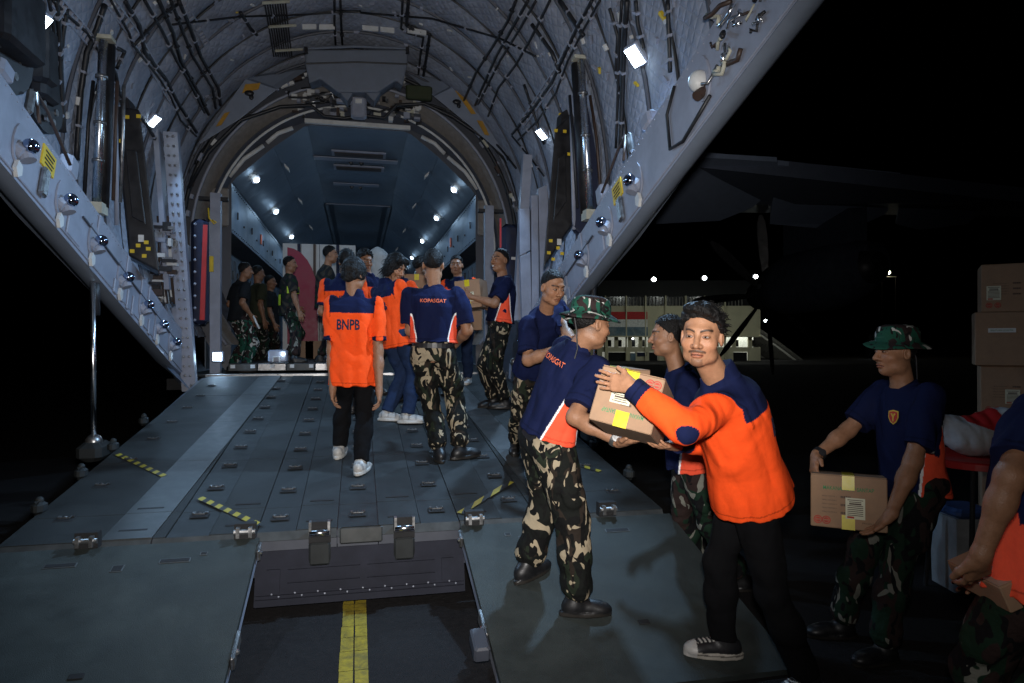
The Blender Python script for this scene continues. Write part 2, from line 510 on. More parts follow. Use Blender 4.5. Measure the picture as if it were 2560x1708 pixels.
# ---- side sills with their latches
YS0, YS1 = 0.9, 9.75
sl = V((0, -1, 0.343)); sl = sl / np.linalg.norm(sl)      # direction along the sill, going aft and up
sn = V((0, 0.343, 1.0)); sn = sn / np.linalg.norm(sn)
for sgn in (-1, 1):
    X = 2.2 * sgn
    def sp(y, dz, x=X): return V((x, y, zl(y) + dz))
    prof = [(2.2, 0.0), (2.2, 0.56), (2.23, 0.585), (9.0, 0.60)]
    sill = MB().grid([[V((min(x, ba(y) - 0.01) * sgn, y, zl(y) + dz)) for x, dz in prof] for y in np.linspace(YS0, YS1, 12)]).build('side_sill', m_paint, air, fix=False)
    low = [(2.201, -0.002), (2.25, -0.02), (2.33, -0.002), (2.40, 0.06), (2.45, 0.16), (2.49, 0.32), (9.0, 0.55), (9.0, 0.75)]
    MB().grid([[V((min(x, ba(y) + 0.085) * sgn, y, zl(y) + dz)) for x, dz in low] for y in np.linspace(YS0, YS1, 12)]).build('lower_skin', m_hull, air, smooth=True, fix=False)
    # bright sealant edge
    MB().tube([V((2.195 * sgn, y, zl(y) + 0.0)) for y in (YS0, YS1)], 0.008, 6).build('edge_seal', m_paint, sill)
    nX = V((-sgn, 0, 0))
    # latches: plated ball on a cup, with a white strike plate behind
    for y in (8.85, 8.29, 7.73, 7.08, 6.38, 5.75, 5.1):
        b = sp(y, 0.21)
        lt = MB().tube([b + nX * 0.005, b + nX * 0.05 + sn * -0.03], [0.06, 0.045], 12)
        lt.tube([b + nX * 0.03 + sn * 0.02 - sl * 0.02, b + nX * 0.06 - sn * 0.055 - sl * 0.035], [0.045, 0.05], 12)
        lo = lt.build('latch_cup', m_paint, sill, smooth=False)
        MB().ball(b + nX * 0.075 + sn * 0.035, 0.052, 16, 10).build('latch_ball', m_ball, sill, smooth=True)
        MB().prism([b + nX * 0.008 + sl * sx - sn * sy for sx, sy in ((-0.04, 0.10), (0.02, 0.085), (0.035, 0.15), (-0.005, 0.20), (-0.05, 0.16))], nX * 0.025).build('strike_plate', m_white, sill)
        # raised oval backing plate
        MB().prism([b + nX * 0.002 + sl * (0.09 * math.cos(a)) + sn * (0.05 + 0.15 * math.sin(a)) for a in np.linspace(0, 6.283, 14)[:-1]], nX * 0.012).build('backing_plate', m_paint, sill)
    # placard, pads, doubler plates
    pc = sp(5.55, 0.41)
    MB().box(pc + nX * 0.006, (0.012, 0.21, 0.16), (1, 0, 0), sl, sn).build('placard', m_yellow, sill)
    pr = MB()
    for i in range(4):
        wl = 0.15 - 0.03 * (i % 2)
        pr.box(pc + nX * 0.0145 + sn * (0.045 - 0.03 * i), (0.002, wl, 0.011), (1, 0, 0), sl, sn)
    pr.build('placard_print', m_ink, sill)
    for y, dz, a, h in ((8.0, 0.45, 0.05, 0.2), (7.75, 0.44, 0.05, 0.2), (7.3, 0.45, 0.06, 0.2), (6.55, 0.45, 0.07, 0.2), (6.0, 0.13, 0.26, 0.16), (7.3, 0.12, 0.05, 0.2),
                        (7.45, 0.12, 0.05, 0.2), (7.15, 0.11, 0.06, 0.16), (6.95, 0.10, 0.09, 0.14), (8.0, 0.11, 0.07, 0.17), (8.2, 0.11, 0.07, 0.17)):
        MB().cbox(sp(y, dz) + nX * 0.008, (h, a, 0.018), 0.006, sn, sl, nX).build('doubler_plate', m_paint, sill)
    MB().cbox(sp(5.45, 0.2) + nX * 0.02, (0.22, 0.09, 0.04), 0.012, sn, sl, nX).build('hinge_bracket', m_steel, sill)
    # long stringer along the middle
    MB().box(V((2.19 * sgn, 7.6, zl(7.6) + 0.34)), (0.015, 3.0, 0.012), (1, 0, 0), sl, sn).build('seam_strip', m_paint_d, sill)
    rv = MB()
    for y in np.arange(1.2, 9.4, 0.075):
        for dz in (0.035, 0.53):
            rv.ball(sp(y, dz) + nX * 0.001, 0.007, 5, 3)
    tag(rv.build('rivet_row', m_paint, sill), kind='stuff')
    # upper fittings standing on the sill
    for y, h in ((5.0, 0.12), (6.05, 0.18), (3.9, 0.14)):
        MB().cbox(sp(y, 0.66) + nX * -0.05, (0.10, 0.16, h), 0.02, (1, 0, 0), sl, sn).build('sill_fitting', m_paint, air)
    MB().cbox(sp(5.35, 0.70) + nX * -0.03, (0.05, 0.07, 0.2), 0.02, (1, 0, 0), sl, sn).build('hook_arm', m_steel, air)
    MB().tube([sp(5.42, 0.60), sp(5.5, 0.86) - nX * 0.05, sp(5.75, 0.90) - nX * 0.08, sp(5.95, 0.62)], 0.013, 8).build('brown_hose', m_brown, air, smooth=True)
    # the aft door locks: domed housings with wires
    for y, dz in ((3.1, 0.30), (4.05, 0.28), (2.2, 0.3)):
        b = sp(y, dz)
        MB().prism([b + nX * 0.001 + sl * (0.10 * math.cos(a)) + sn * (0.17 * math.sin(a) + 0.03) for a in np.linspace(0, 6.283, 16)[:-1]], nX * 0.015).build('backing_plate', m_paint, sill)
        MB().ball(b + nX * 0.03, 0.075, 14, 8, (1, 0.8, 1)).build('lock_housing', m_white if y > 3.5 else m_paint, sill, smooth=True)
        MB().cyl(b - sn * 0.06, b - sn * 0.12 + nX * 0.07, 0.035, 10).build('lock_pin', m_brown, sill)
    # harness of small hoses, fittings and wires
    rr = random.Random(3 + sgn)
    for i in range(26):
        y = rr.uniform(3.25, 3.9)
        p = sp(y, rr.uniform(0.12, 0.5)) + nX * 0.02
        pts = [p]
        for s_ in range(3): pts.append(pts[-1] + sl * rr.uniform(-0.09, 0.05) + sn * rr.uniform(-0.06, 0.05) + nX * rr.uniform(-0.01, 0.025))
        MB().tube(pts, rr.uniform(0.006, 0.016), 6).build('hydraulic_fitting', rr.choice([m_steel, m_black, m_cream, m_brown, m_chrome]), sill, smooth=True)
    MB().tube([sp(3.95, 0.12) + nX * .01, sp(4.3, 0.05) + nX * .02, sp(4.5, 0.12) + nX * .02, sp(4.55, 0.40) + nX * .02, sp(4.45, 0.54) + nX * .01], 0.013, 8).build('harness_cable', m_cable, sill, smooth=True)
    # door guide box with lightening holes
    MB().cbox(sp(3.35, 0.62) + nX * 0.04, (0.10, 0.34, 0.40), 0.02, (1, 0, 0), sl, sn).build('guide_box', m_paint, air)
    rail = [sp(3.1, 0.80) + nX * 0.06, sp(2.5, 0.80) + nX * 0.06, sp(1.2, 0.80) + nX * 0.06]
    MB().tube(rail, 0.018, 6).build('guide_rail', m_paint, air)
    for i in range(8):
        MB().box(sp(3.0 - 0.2 * i, 0.80) + nX * 0.07, (0.03, 0.06, 0.05), (1, 0, 0), sl, sn).build('rail_clip', m_white, air)
    for i in range(6):
        MB().prism([sp(2.9 - 0.27 * i, 0.67) + nX * 0.003 + sl * (0.03 * math.cos(a)) + sn * (0.045 * math.sin(a)) for a in np.linspace(0, 6.283, 12)[:-1]], nX * 0.004).build('lightening_hole', m_dark, sill)

    # ---- big telescopic door strut (chrome rod in black cylinder)
    top = at_x(256, 100, -2.25) if sgn < 0 else at_x(1452, 150, 2.25)
    bot = at_x(240, 512, -2.33) if sgn < 0 else at_x(1476, 530, 2.33)
    st = MB().tube([top + V((0, .10, 0)), bot + V((0, .10, 0))], 0.07, 14).build('strut_cylinder', m_black, air, smooth=True)
    MB().tube([top, bot], 0.038, 16).build('strut_rod', m_chrome, st, smooth=True)
    MB().box(top + V((0, 0.03, 0.03)), (0.15, 0.12, 0.035)).build('strut_mount', m_cream, st)
    MB().box(bot + V((0, 0.03, -0.03)), (0.12, 0.16, 0.10)).build('strut_foot', m_cream, st)
    for f in (0.22, 0.5, 0.73):
        c = top + (bot - top) * f
        MB().tube([c + V((0, 0, -0.012)), c + V((0, 0, 0.012))], 0.052, 14).build('strut_collar', m_steel, st, smooth=True)
    for dx, dy, mm in ((0.11, 0.02, m_brown), (-0.10, 0.06, m_cable), (0.14, 0.1, m_steel)):
        MB().tube([top + V((dx, dy, -0.35)), (top + bot) / 2 + V((dx * 1.15, dy, 0)), bot + V((dx * 1.2, dy, 0.05))], 0.016, 8).build('strut_hose', mm, st, smooth=True)
    MB().tube([top + V((0.02 * -sgn, 0.25, -0.5)), bot + V((0.05 * -sgn, 0.38, -0.12))], 0.022, 10).build('brace_tube', m_paint, air, smooth=True)

    # ---- black actuator case with yellow tags
    if sgn < 0:
        cor = [(283, 262), (347, 272), (398, 680), (322, 640)]
        tags = [(316, 292), (302, 352), (345, 290), (330, 628), (345, 614), (370, 622), (365, 606), (360, 640)]
    else:
        cor = [(1388, 320), (1428, 282), (1432, 560), (1358, 672)]
        tags = [(1390, 326), (1412, 328), (1423, 385), (1377, 602), (1395, 620), (1372, 632), (1405, 634), (1383, 648)]
    yb = 7.5
    poly = [at_y(px, py, yb) for px, py in cor]
    ac = MB().prism(poly, V((0.10 * sgn, 0.35, 0))).build('actuator_case', m_black, air, bevel=0.02)
    c0 = sum(poly) / 4
    MB().prism([p + V((0, -0.03, 0)) + (c0 - p) * 0.55 for p in poly], V((0, 0.05, 0))).build('case_cover', m_black, ac, bevel=0.01)
    for px, py in tags:
        MB().box(at_y(px, py, yb - 0.02), (0.04, 0.012, 0.035)).build('yellow_tag', m_yellow, ac)
    MB().box(at_y(352 if sgn < 0 else 1398, 596 if sgn < 0 else 605, yb - 0.02), (0.05, 0.01, 0.07)).build('white_tag', m_white, ac)
    top2 = [(296, 250), (318, 244), (330, 300), (310, 305)] if sgn < 0 else [(1405, 280), (1425, 268), (1430, 330), (1400, 340)]
    MB().prism([at_y(px, py, yb + 0.1) for px, py in top2], V((0, 0.2, 0))).build('case_top_bracket', m_black, ac)

    # ---- ramp support rod outside
    tp = at_x(231, 700, -2.26) if sgn < 0 else at_x(1489, 700, 2.36)
    bt = V((tp[0] - 0.02 * sgn, tp[1] - 0.02, ramp_z(tp[1]) + 0.02))
    rod = MB().tube([tp, bt], 0.022, 12).build('ramp_rod', m_chrome, air, smooth=True)
    MB().tube([tp + V((0, 0.05, 0.05)), bt + (tp - bt) * 0.78 + V((0, 0.05, 0))], 0.04, 12).build('rod_sleeve', m_black, rod, smooth=True)
    MB().ball(bt + V((0, 0, -0.02)), 0.07, 12, 8).build('rod_joint', m_steel, rod, smooth=True)
    MB().cbox(bt + V((0.0, 0.02, -0.10)), (0.2, 0.34, 0.16), 0.04).build('rod_bracket', m_floor, rod)

# navy drape beside the right strut
dp = [at_y(px, py, 7.0) for px, py in ((1428, 340), (1446, 262), (1478, 255), (1506, 400), (1514, 540), (1484, 610), (1430, 570))]
MB().prism(dp, V((0.08, 0.25, 0))).build('navy_drape', m_navy_pad, air, bevel=0.03)

# reels and dark boxes high up on the left
for (px, py, x, r_) in ((15, 130, -2.35, 0.28), (118, 270, -2.42, 0.2)):
    c = at_x(px, py, x)
    rl = MB().cyl(c, c + V((-0.12, 0.02, 0)), r_, 20).build('cable_reel', m_black, air)
    for i in range(6):
        a = i * 1.05
        p = c + V((0.005, r_ * .55 * math.cos(a), r_ * .55 * math.sin(a)))
        MB().cyl(p, p + V((0.02, 0, 0)), 0.03, 8).build('reel_boss', m_steel, rl)
for px, py, x, s_ in ((30, 40, -2.3, (0.2, 0.55, 0.5)), (105, 140, -2.4, (0.15, 0.22, 0.45)), (110, 215, -2.42, (0.12, 0.3, 0.25))):
    MB().cbox(at_x(px, py, x), s_, 0.03).build('black_equipment_box', m_black, air)

# ---- big rectangular floodlights on the blankets
def flood(px, py, size, power, inset=0.12, name='floodlight', tilt=(0, 4.5, -2.2)):
    p = bhit(px, py, inset)
    d = nrm(V((-0.25 * p[0], p[1] - 0.9, 1.0)) - p)
    zx = nrm(np.cross(d, (0, 0, 1))); zy = np.cross(zx, d)
    b = MB().cbox(p - d * 0.03, (size * 1.25, size * 1.6, 0.06), 0.015, zx, zy, d).build(name, m_paint, air)
    MB().box(p + d * 0.002, (size, size * 1.3, 0.012), zx, zy, d).build('lens', m_lamp, b)
    l = add_light('floodlight_beam', 'AREA', p + d * 0.06, power, COOL, shape='RECTANGLE', size=size, size_y=size * 1.3, spread=R(120))
    l.rotation_euler = Vector(d).to_track_quat('-Z', 'Y').to_euler()
    l.parent = b
    return b
flood(96, 58, 0.12, 22)
flood(1588, 140, 0.13, 78)
flood(384, 303, 0.11, 32)
flood(1354, 336, 0.11, 42)

# ---- cables, trays and pipes traced over the tunnel
CAB = [
 [(130, 0), (175, 45), (215, 80), (250, 135), (280, 190)], [(120, 0), (132, 60), (137, 160), (145, 250), (150, 330)], [(138, 0), (146, 80), (150, 180), (158, 330)],
 [(165, 20), (155, 90), (150, 150)], [(260, 10), (240, 70), (215, 130), (200, 230), (190, 400)], [(275, 0), (320, 80), (330, 110), (400, 200), (425, 240), (450, 300), (490, 340)],
 [(310, 0), (345, 60), (360, 130), (415, 200), (440, 250), (490, 330)], [(360, 0), (400, 70), (440, 150), (470, 200), (510, 280)], [(395, 0), (430, 80), (450, 150), (500, 240), (520, 285)],
 [(425, 0), (460, 90), (480, 140), (530, 220), (538, 270)], [(445, 0), (470, 60), (500, 140), (545, 220), (550, 262)],
 [(250, 130), (285, 180), (295, 230), (330, 265), (365, 310), (400, 370), (415, 400)], [(255, 100), (310, 128), (290, 170)],
 [(835, 0), (835, 60), (838, 110)], [(850, 0), (852, 60), (855, 110)], [(1006, 0), (1002, 70), (1020, 82), (1058, 92), (1050, 140), (1045, 190)], [(1020, 0), (1016, 62), (1035, 74), (1074, 84), (1066, 140), (1058, 190)],
 [(1340, 0), (1300, 70), (1250, 150), (1225, 200), (1195, 260)], [(1320, 0), (1280, 70), (1240, 140), (1205, 220), (1188, 262)], [(1375, 0), (1330, 90), (1290, 160), (1245, 220), (1220, 290)],
 [(1290, 0), (1270, 50), (1235, 110), (1190, 180), (1160, 250)], [(1480, 0), (1440, 75), (1410, 140), (1380, 205), (1330, 275), (1280, 335)], [(1500, 0), (1455, 80), (1420, 150), (1390, 230), (1345, 300), (1295, 350)],
 [(1400, 0), (1440, 60), (1460, 90)], [(1330, 60), (1380, 130), (1400, 180)], [(1555, 0), (1548, 120), (1545, 240), (1540, 370)], [(1568, 0), (1560, 120), (1556, 240), (1552, 370)],
 [(1525, 20), (1545, 90), (1540, 180)], [(1590, 0), (1595, 60), (1610, 120)], [(1670, 0), (1672, 60), (1674, 120), (1676, 180)], [(1310, 210), (1340, 300), (1360, 360)], [(1280, 340), (1330, 400), (1360, 440)],
 [(470, 430), (500, 380), (540, 330), (600, 290), (680, 268), (770, 262)], [(1290, 420), (1250, 370), (1200, 320), (1130, 280), (1080, 262), (1010, 258)],
 [(430, 60), (600, 40), (760, 35), (900, 25)], [(900, 30), (1080, 45), (1250, 95), (1340, 140)], [(330, 115), (400, 40), (440, 10)], [(600, 30), (625, 70), (640, 85)],
]
for i, c in enumerate(CAB):
    pts = []
    for a, b in zip(c[:-1], c[1:]):
        for t in (0, 0.25, 0.5, 0.75): pts.append((a[0] + (b[0] - a[0]) * t, a[1] + (b[1] - a[1]) * t))
    pts.append(c[-1])
    P3 = [bhit(px, py, 0.075 + 0.008 * math.sin(3.1 * j + i)) for j, (px, py) in enumerate(pts)]
    MB().tube(P3, random.choice([0.014, 0.017, 0.02, 0.024]), 6).build('cable', m_cable, air, smooth=True)
    cl = MB()
    for j in range(2, len(P3) - 1, 4):
        d = nrm(P3[j + 1] - P3[j]); n_ = nrm(V((0, P3[j][1], BC)) - P3[j]); s_ = np.cross(d, n_)
        cl.box(P3[j] + n_ * 0.004, (0.06, 0.022, 0.04), s_, d, n_)
    if cl.v: tag(cl.build('cable_clamp', random.choice([m_paint, m_paint, m_cable]), air), kind='stuff')
# bundle of parallel pipes
for i in range(9):
    P3 = [bhit(660 + i * 6.5 + 2.2 * k - (i - 4) * 0.10 * k, 5 + k * 15, 0.08) for k in range(10)]
    MB().tube(P3, 0.011, 6).build('pipe', m_cable, air, smooth=True)
for k in (0, 4, 8):
    a, b = bhit(655 + 9 * k * .45, 6 + k * 15, 0.10), bhit(722 + 9 * k * .45, 2 + k * 15, 0.10)
    MB().tube([a, b], 0.02, 6).build('pipe_clamp', m_cream, air)
# ladder shaped cable trays
def tray(c, w=0.05):
    P3 = []
    for a, b in zip(c[:-1], c[1:]):
        for t in (0, 0.2, 0.4, 0.6, 0.8): P3.append(bhit(a[0] + (b[0] - a[0]) * t, a[1] + (b[1] - a[1]) * t, 0.06))
    for j in range(len(P3) - 1):
        d = nrm(P3[j + 1] - P3[j]); n_ = nrm(V((0, P3[j][1], BC)) - P3[j]); s_ = np.cross(d, n_); L = np.linalg.norm(P3[j + 1] - P3[j])
        m = (P3[j] + P3[j + 1]) / 2
        t_ = MB().box(m + s_ * w, (0.014, L, 0.03), s_, d, n_).box(m - s_ * w, (0.014, L, 0.03), s_, d, n_).box(m, (w * 2, L * .25, 0.02), s_, d, n_)
        t_.build('cable_tray', m_paint, air)
tray([(270, 0), (330, 80), (395, 190), (440, 270)]); tray([(1490, 0), (1440, 90), (1400, 170), (1340, 260), (1290, 330)])
tray([(265, 200), (300, 245)]); tray([(130, -5), (190, 60), (230, 110)])
tray([(455, 10), (500, 80), (520, 120)], 0.035)
# white tags, clips and small brackets scattered over the tunnel
cl = {0: MB(), 1: MB(), 2: MB()}
rr = random.Random(11)
for i in range(190):
    px, py = rr.uniform(140, 1700), rr.uniform(0, 420)
    if 480 < px < 1300 and py > 330 - abs(px - 890) * 0.2: continue
    if px < 420 and py > 300: continue
    p = bhit(px, py, 0.06); n_ = nrm(V((0, p[1], BC)) - p); s_ = nrm(np.cross((0, 1, 0), n_))
    if abs(p[0]) > 2.68: continue
    a = rr.uniform(0, 3.1); e1 = s_ * math.cos(a) + V((0, 1, 0)) * math.sin(a); e2 = np.cross(n_, e1)
    cl[rr.choice([0, 1, 1, 2])].box(p, (rr.uniform(.02, .09), rr.uniform(.015, .035), rr.uniform(.01, .04)), e1, e2, n_)
for k, mm in ((0, m_white), (1, m_paint), (2, m_yellow)):
    if k == 2: cl[k].v = cl[k].v[:56]; cl[k].f = [f for f in cl[k].f if max(f) < 56]
    tag(cl[k].build('clip', mm, air), kind='stuff')
# white strip lights' covers and brackets on the frame above
for px0, py0, px1, py1 in ((755, 66, 790, 66), (797, 67, 836, 66), (905, 68, 945, 72), (950, 72, 985, 76), (1018, 74, 1065, 82)):
    a, b = bhit(px0, py0, 0.09), bhit(px1, py1, 0.09)
    MB().box((a + b) / 2, (np.linalg.norm(b - a), 0.03, 0.07), nrm(b - a), (0, 1, 0), (0, 0, 1)).build('label_plate', m_white, air)

# ---- bulkhead ring between tunnel and cargo hold
HY = 11.7
OCT = [(-2.0, 1.19), (-2.0, 4.24), (-1.35, 4.84), (-0.83, 5.24), (0.83, 5.24), (1.35, 4.84), (2.0, 4.24), (2.0, 1.19)]
def ring_pts(a, b, y, z0, n):
    t0 = math.asin((z0 - BC) / b)
    return [V((-a * math.cos(t0 + (math.pi - 2 * t0) * j / n), y, BC + b * math.sin(t0 + (math.pi - 2 * t0) * j / n))) for j in range(n + 1)]
def oct_pt(f):
    L = [math.dist(OCT[i], OCT[i + 1]) for i in range(7)]; t = f * sum(L)
    for i in range(7):
        if t <= L[i] + 1e-9: return V((OCT[i][0] + (OCT[i + 1][0] - OCT[i][0]) * t / L[i], HY, OCT[i][1] + (OCT[i + 1][1] - OCT[i][1]) * t / L[i]))
        t -= L[i]
n = 72
outer = ring_pts(BA, BB, HY - 0.03, 1.15, n)
inner = [oct_pt(j / n) for j in range(n + 1)]
bulk = MB().grid([outer, inner]).build('bulkhead', m_paint_d, air, fix=False)
def arc(a, b, y, z0, r_, m, name, par=None, n=60, seg=8):
    return MB().tube(ring_pts(a, b, y, z0, n), r_, seg).build(name, m, par or air, smooth=True)
# wide beige seal band and its trims, between the tunnel and the hold's liner
for (a, b, y0, y1, m, nm) in ((2.50, 2.62, 11.35, 11.62, m_beige, 'seal_band'), (2.36, 2.40, 11.5, 11.68, m_paint_d, 'inner_band')):
    z0 = 1.6
    MB().grid([ring_pts(a, b, y0, z0, 60), ring_pts(a - 0.10, b - 0.16, y1, z0, 60)]).build(nm, m, bulk, smooth=True, fix=False)
arc(2.52, 2.64, 11.33, 1.6, 0.022, m_paint, 'seal_lip', bulk)
arc(2.30, 2.34, 11.52, 2.6, 0.02, m_white, 'seal_edge', bulk)
arc(2.62, 2.85, 11.2, 2.6, 0.03, m_cable, 'harness', bulk)
arc(2.66, 2.95, 11.1, 2.2, 0.02, m_paint_d, 'conduit', bulk)
# pale edge strips of the liner seal
for sgn in (-1, 1):
    for (x0, z0, x1, z1) in ((2.02, 4.3, 1.5, 4.83), (1.45, 4.88, 1.05, 5.15)):
        MB().tube([V((sgn * x0, HY - 0.06, z0)), V((sgn * (x0 + x1) / 2 * 1.02, HY - 0.07, (z0 + z1) / 2 + .03)), V((sgn * x1, HY - 0.06, z1))], 0.035, 8).build('liner_trim', m_white, bulk, smooth=True)
MB().box((0, HY - 0.06, 5.28), (1.72, 0.06, 0.07)).build('liner_trim', m_white, bulk)
# crowded equipment above the hold ceiling
rr = random.Random(5)
for i in range(90):
    x = rr.uniform(-1.0, 1.0); z = rr.uniform(5.33, 5.72)
    s_ = (rr.uniform(.02, .12), rr.uniform(.04, .12), rr.uniform(.02, .12))
    MB().box((x, rr.uniform(11.25, 11.6), z), s_).build('ceiling_fitting', rr.choice([m_steel, m_cream, m_paint, m_white, m_paint_d, m_black, m_brown]), bulk)
for i in range(14):
    x = rr.uniform(-1.1, 1.1); z = rr.uniform(5.4, 5.75); pts = [V((x, 11.2, z))]
    for k in range(5): pts.append(pts[-1] + V((rr.uniform(-.05, .28) * (1 if x < 0 else -1), rr.uniform(-.06, .06), rr.uniform(-.09, .07))))
    MB().tube(pts, rr.uniform(.012, .025), 6).build('ceiling_hose', rr.choice([m_cable, m_cable, m_black, m_steel]), bulk, smooth=True)
MB().tube([at_y(px, py, 11.0) for px, py in ((470, 470), (520, 380), (600, 300), (700, 266), (775, 262), (810, 290), (860, 295), (915, 288), (960, 295), (990, 262), (1060, 258), (1130, 290), (1220, 350), (1290, 430))], 0.028, 8).build('main_harness', m_cable, bulk, smooth=True)
# winch housing in the middle
wb = MB().cbox(at_y(896, 270, 10.9), (0.24, 0.2, 0.32), 0.03).build('winch_housing', m_paint, air)
MB().box(at_y(896, 252, 10.79), (0.1, 0.02, 0.07)).build('winch_plate', m_white, wb)
MB().box(at_y(862, 254, 10.9), (0.26, 0.1, 0.05)).build('winch_bracket', m_paint, wb)
# blocks along the outer side of the seal (junction boxes, tags)
for i in range(70):
    th = rr.uniform(0.05, math.pi - 0.05)
    a, b = rr.uniform(2.54, 2.70), rr.uniform(2.7, 2.98)
    p = V((a * math.cos(th), rr.uniform(11.05, 11.3), BC + b * math.sin(th)))
    n_ = nrm(V((-math.cos(th), 0, -math.sin(th)))); s_ = np.cross((0, 1, 0), n_)
    MB().box(p, (rr.uniform(.04, .15), rr.uniform(.03, .07), rr.uniform(.03, .06)), s_, (0, 1, 0), n_).build('junction_box', rr.choice([m_white, m_paint, m_paint, m_brown, m_cream, m_orange_tag if i % 12 == 0 else m_steel]), bulk)
MB().cbox(at_y(1047, 232, 11.0), (0.42, 0.12, 0.22), 0.02).build('olive_box', mat('olive_box', (0.03, 0.04, 0.015), rough=0.6), bulk)

# fabric cover hanging in the middle of the ceiling
m_fab = mat('grey_fabric_cover', (0.16, 0.185, 0.23), rough=0.8, var=0.1, bump=0.25, bscale=8)
cv = [(762, 122), (1020, 122), (1018, 160), (1006, 214), (990, 200), (945, 230), (845, 230), (800, 196), (772, 208), (762, 160)]
cov = MB().prism([at_y(px, py, 10.45) for px, py in cv], V((0, 0.55, 0.10))).build('ceiling_cover', m_fab, air, bevel=0.03)
MB().tube([at_y(764, 158, 10.43), at_y(890, 154, 10.42), at_y(1018, 159, 10.43)], 0.012, 6).build('cover_piping', m_black, cov)
MB().tube([at_y(764, 120, 10.43), at_y(890, 115, 10.42), at_y(1020, 120, 10.43)], 0.02, 6).build('cover_edge', m_fab, cov)
for px in (764, 1018):
    MB().box(at_y(px, 125, 10.4), (0.05, 0.05, 0.09)).build('cover_clip', m_black, cov)
for pxs in ([(850, 230), (868, 252), (880, 232)], [(915, 232), (935, 252), (950, 230)]):
    MB().prism([at_y(px, py, 10.5) for px, py in pxs], V((0, 0.3, 0))).build('cover_flap', m_fab, cov)

# the two long triangular hatches
m_hatch = mat('hatch_paint', (0.20, 0.235, 0.30), rough=0.5, var=0.1)
m_amber = mat('amber_stencil', (0.42, 0.22, 0.02), rough=0.6)
for poly, thin, st, kn in (
    ([(495, 362), (612, 196), (692, 222), (600, 296)], [(612, 196), (632, 182), (770, 172), (692, 222)], [[(604, 232), (612, 210), (650, 206), (645, 222)], [(538, 316), (560, 282), (574, 278), (552, 312)]], (622, 232)),
    ([(1280, 408), (1148, 208), (1084, 240), (1180, 318)], [(1148, 208), (1130, 196), (1020, 184), (1084, 240)], [[(1138, 226), (1150, 224), (1190, 284), (1178, 284)], [(1192, 300), (1206, 302), (1224, 338), (1212, 336)]], (1142, 254))):
    h = MB().prism([at_y(px, py, 10.9) for px, py in poly], V((0, 0.05, 0.02))).build('triangular_hatch', m_hatch, air, bevel=0.008)
    MB().prism([at_y(px, py, 10.93 + (0.25 if i in (1, 2) else 0)) for i, (px, py) in enumerate(thin)], V((0, 0.04, 0.02))).build('hatch_flange', m_hatch, h)
    for s_ in st:
        MB().prism([at_y(px, py, 10.885) for px, py in s_], V((0, 0.008, 0))).build('stencil_patch', m_amber, h)
    k = at_y(kn[0], kn[1], 10.85)
    MB().ball(k, 0.055, 10, 6, (1.3, 0.6, 0.8)).ball(k + V((0.03, 0, -0.06)), 0.035, 8, 6, (1, 0.6, 1.2)).build('hatch_knob', m_black, h, smooth=True)

# ---- cargo hold
def panel(poly, name='liner_panel', m=m_liner, thick=0.02, par=air, gap=0.004, out=None):
    p = [V(q) for q in poly]; c = sum(p) / len(p)
    nn = nrm(np.cross(p[1] - p[0], p[2] - p[0]))
    if out is not None and np.dot(nn, V(out)) < 0: nn = -nn
    p = [q + nrm(c - q) * gap for q in p]
    return MB().prism(p, nn * thick).build(name, m, par)
YB = [11.72, 13.3, 14.9, 16.5, 18.1, 19.7, 21.3, 22.9, 24.5, 26.1, 28.0]
for a, b in zip(YB[:-1], YB[1:]):
    far = a > 17
    for sgn in (-1, 1):
        panel([(sgn * 0.83, a, 5.24), (sgn * 0.83, b, 5.24), (sgn * 1.35, b, 4.84), (sgn * 1.35, a, 4.84)], out=(sgn, 0, 1))
        panel([(sgn * 1.35, a, 4.84), (sgn * 1.35, b, 4.84), (sgn * 2.0, b, 4.24), (sgn * 2.0, a, 4.24)], out=(sgn, 0, 1))
        panel([(sgn * 2.0, a, 4.22), (sgn * 2.0, b, 4.22), (sgn * 2.0, b, 3.42), (sgn * 2.0, a, 3.42)], out=(sgn, 0, 0))
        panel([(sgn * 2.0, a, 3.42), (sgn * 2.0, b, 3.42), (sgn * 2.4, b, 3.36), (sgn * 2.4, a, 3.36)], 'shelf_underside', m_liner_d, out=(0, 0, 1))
        w = panel([(sgn * 2.38, a, 3.36), (sgn * 2.38, b, 3.36), (sgn * 2.38, b, 1.2), (sgn * 2.38, a, 1.2)], 'lower_wall_panel', m_liner, out=(sgn, 0, 0))
        for k in range(3):
            yy = a + 0.25 + k * 0.5
            MB().cbox((sgn * 2.33, yy, 2.45), (0.08, 0.36, 1.5), 0.015).build('wall_locker', m_liner if k else m_paint_d, w)
            MB().box((sgn * 2.28, yy, 2.9), (0.02, 0.05, 0.16)).build('locker_latch', m_black, w)
        rv = MB()
        for k in range(9):
            rv.ball((sgn * 1.995, a + 0.1 + k * 0.17, 4.16), 0.01, 5, 3).ball((sgn * 1.995, a + 0.1 + k * 0.17, 3.47), 0.01, 5, 3)
        tag(rv.build('wall_rivets', m_dark, w), kind='stuff')
        MB().box((sgn * 1.99, a + 0.55, 3.78), (0.02, 0.02, 0.12)).build('wall_hook', m_black, w)
        MB().box((sgn * 1.99, a + 1.2, 3.7), (0.02, 0.05, 0.03)).build('wall_socket', m_black, w)
    zc = 5.24 if not far else 5.30
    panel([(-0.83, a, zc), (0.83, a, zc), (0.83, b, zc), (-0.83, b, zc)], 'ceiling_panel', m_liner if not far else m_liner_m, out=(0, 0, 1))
    if far:
        for sgn in (-1, 1):
            MB().box((sgn * 0.80, (a + b) / 2, 5.25), (0.06, b - a - 0.01, 0.12)).build('ceiling_rail', m_liner_m, air)
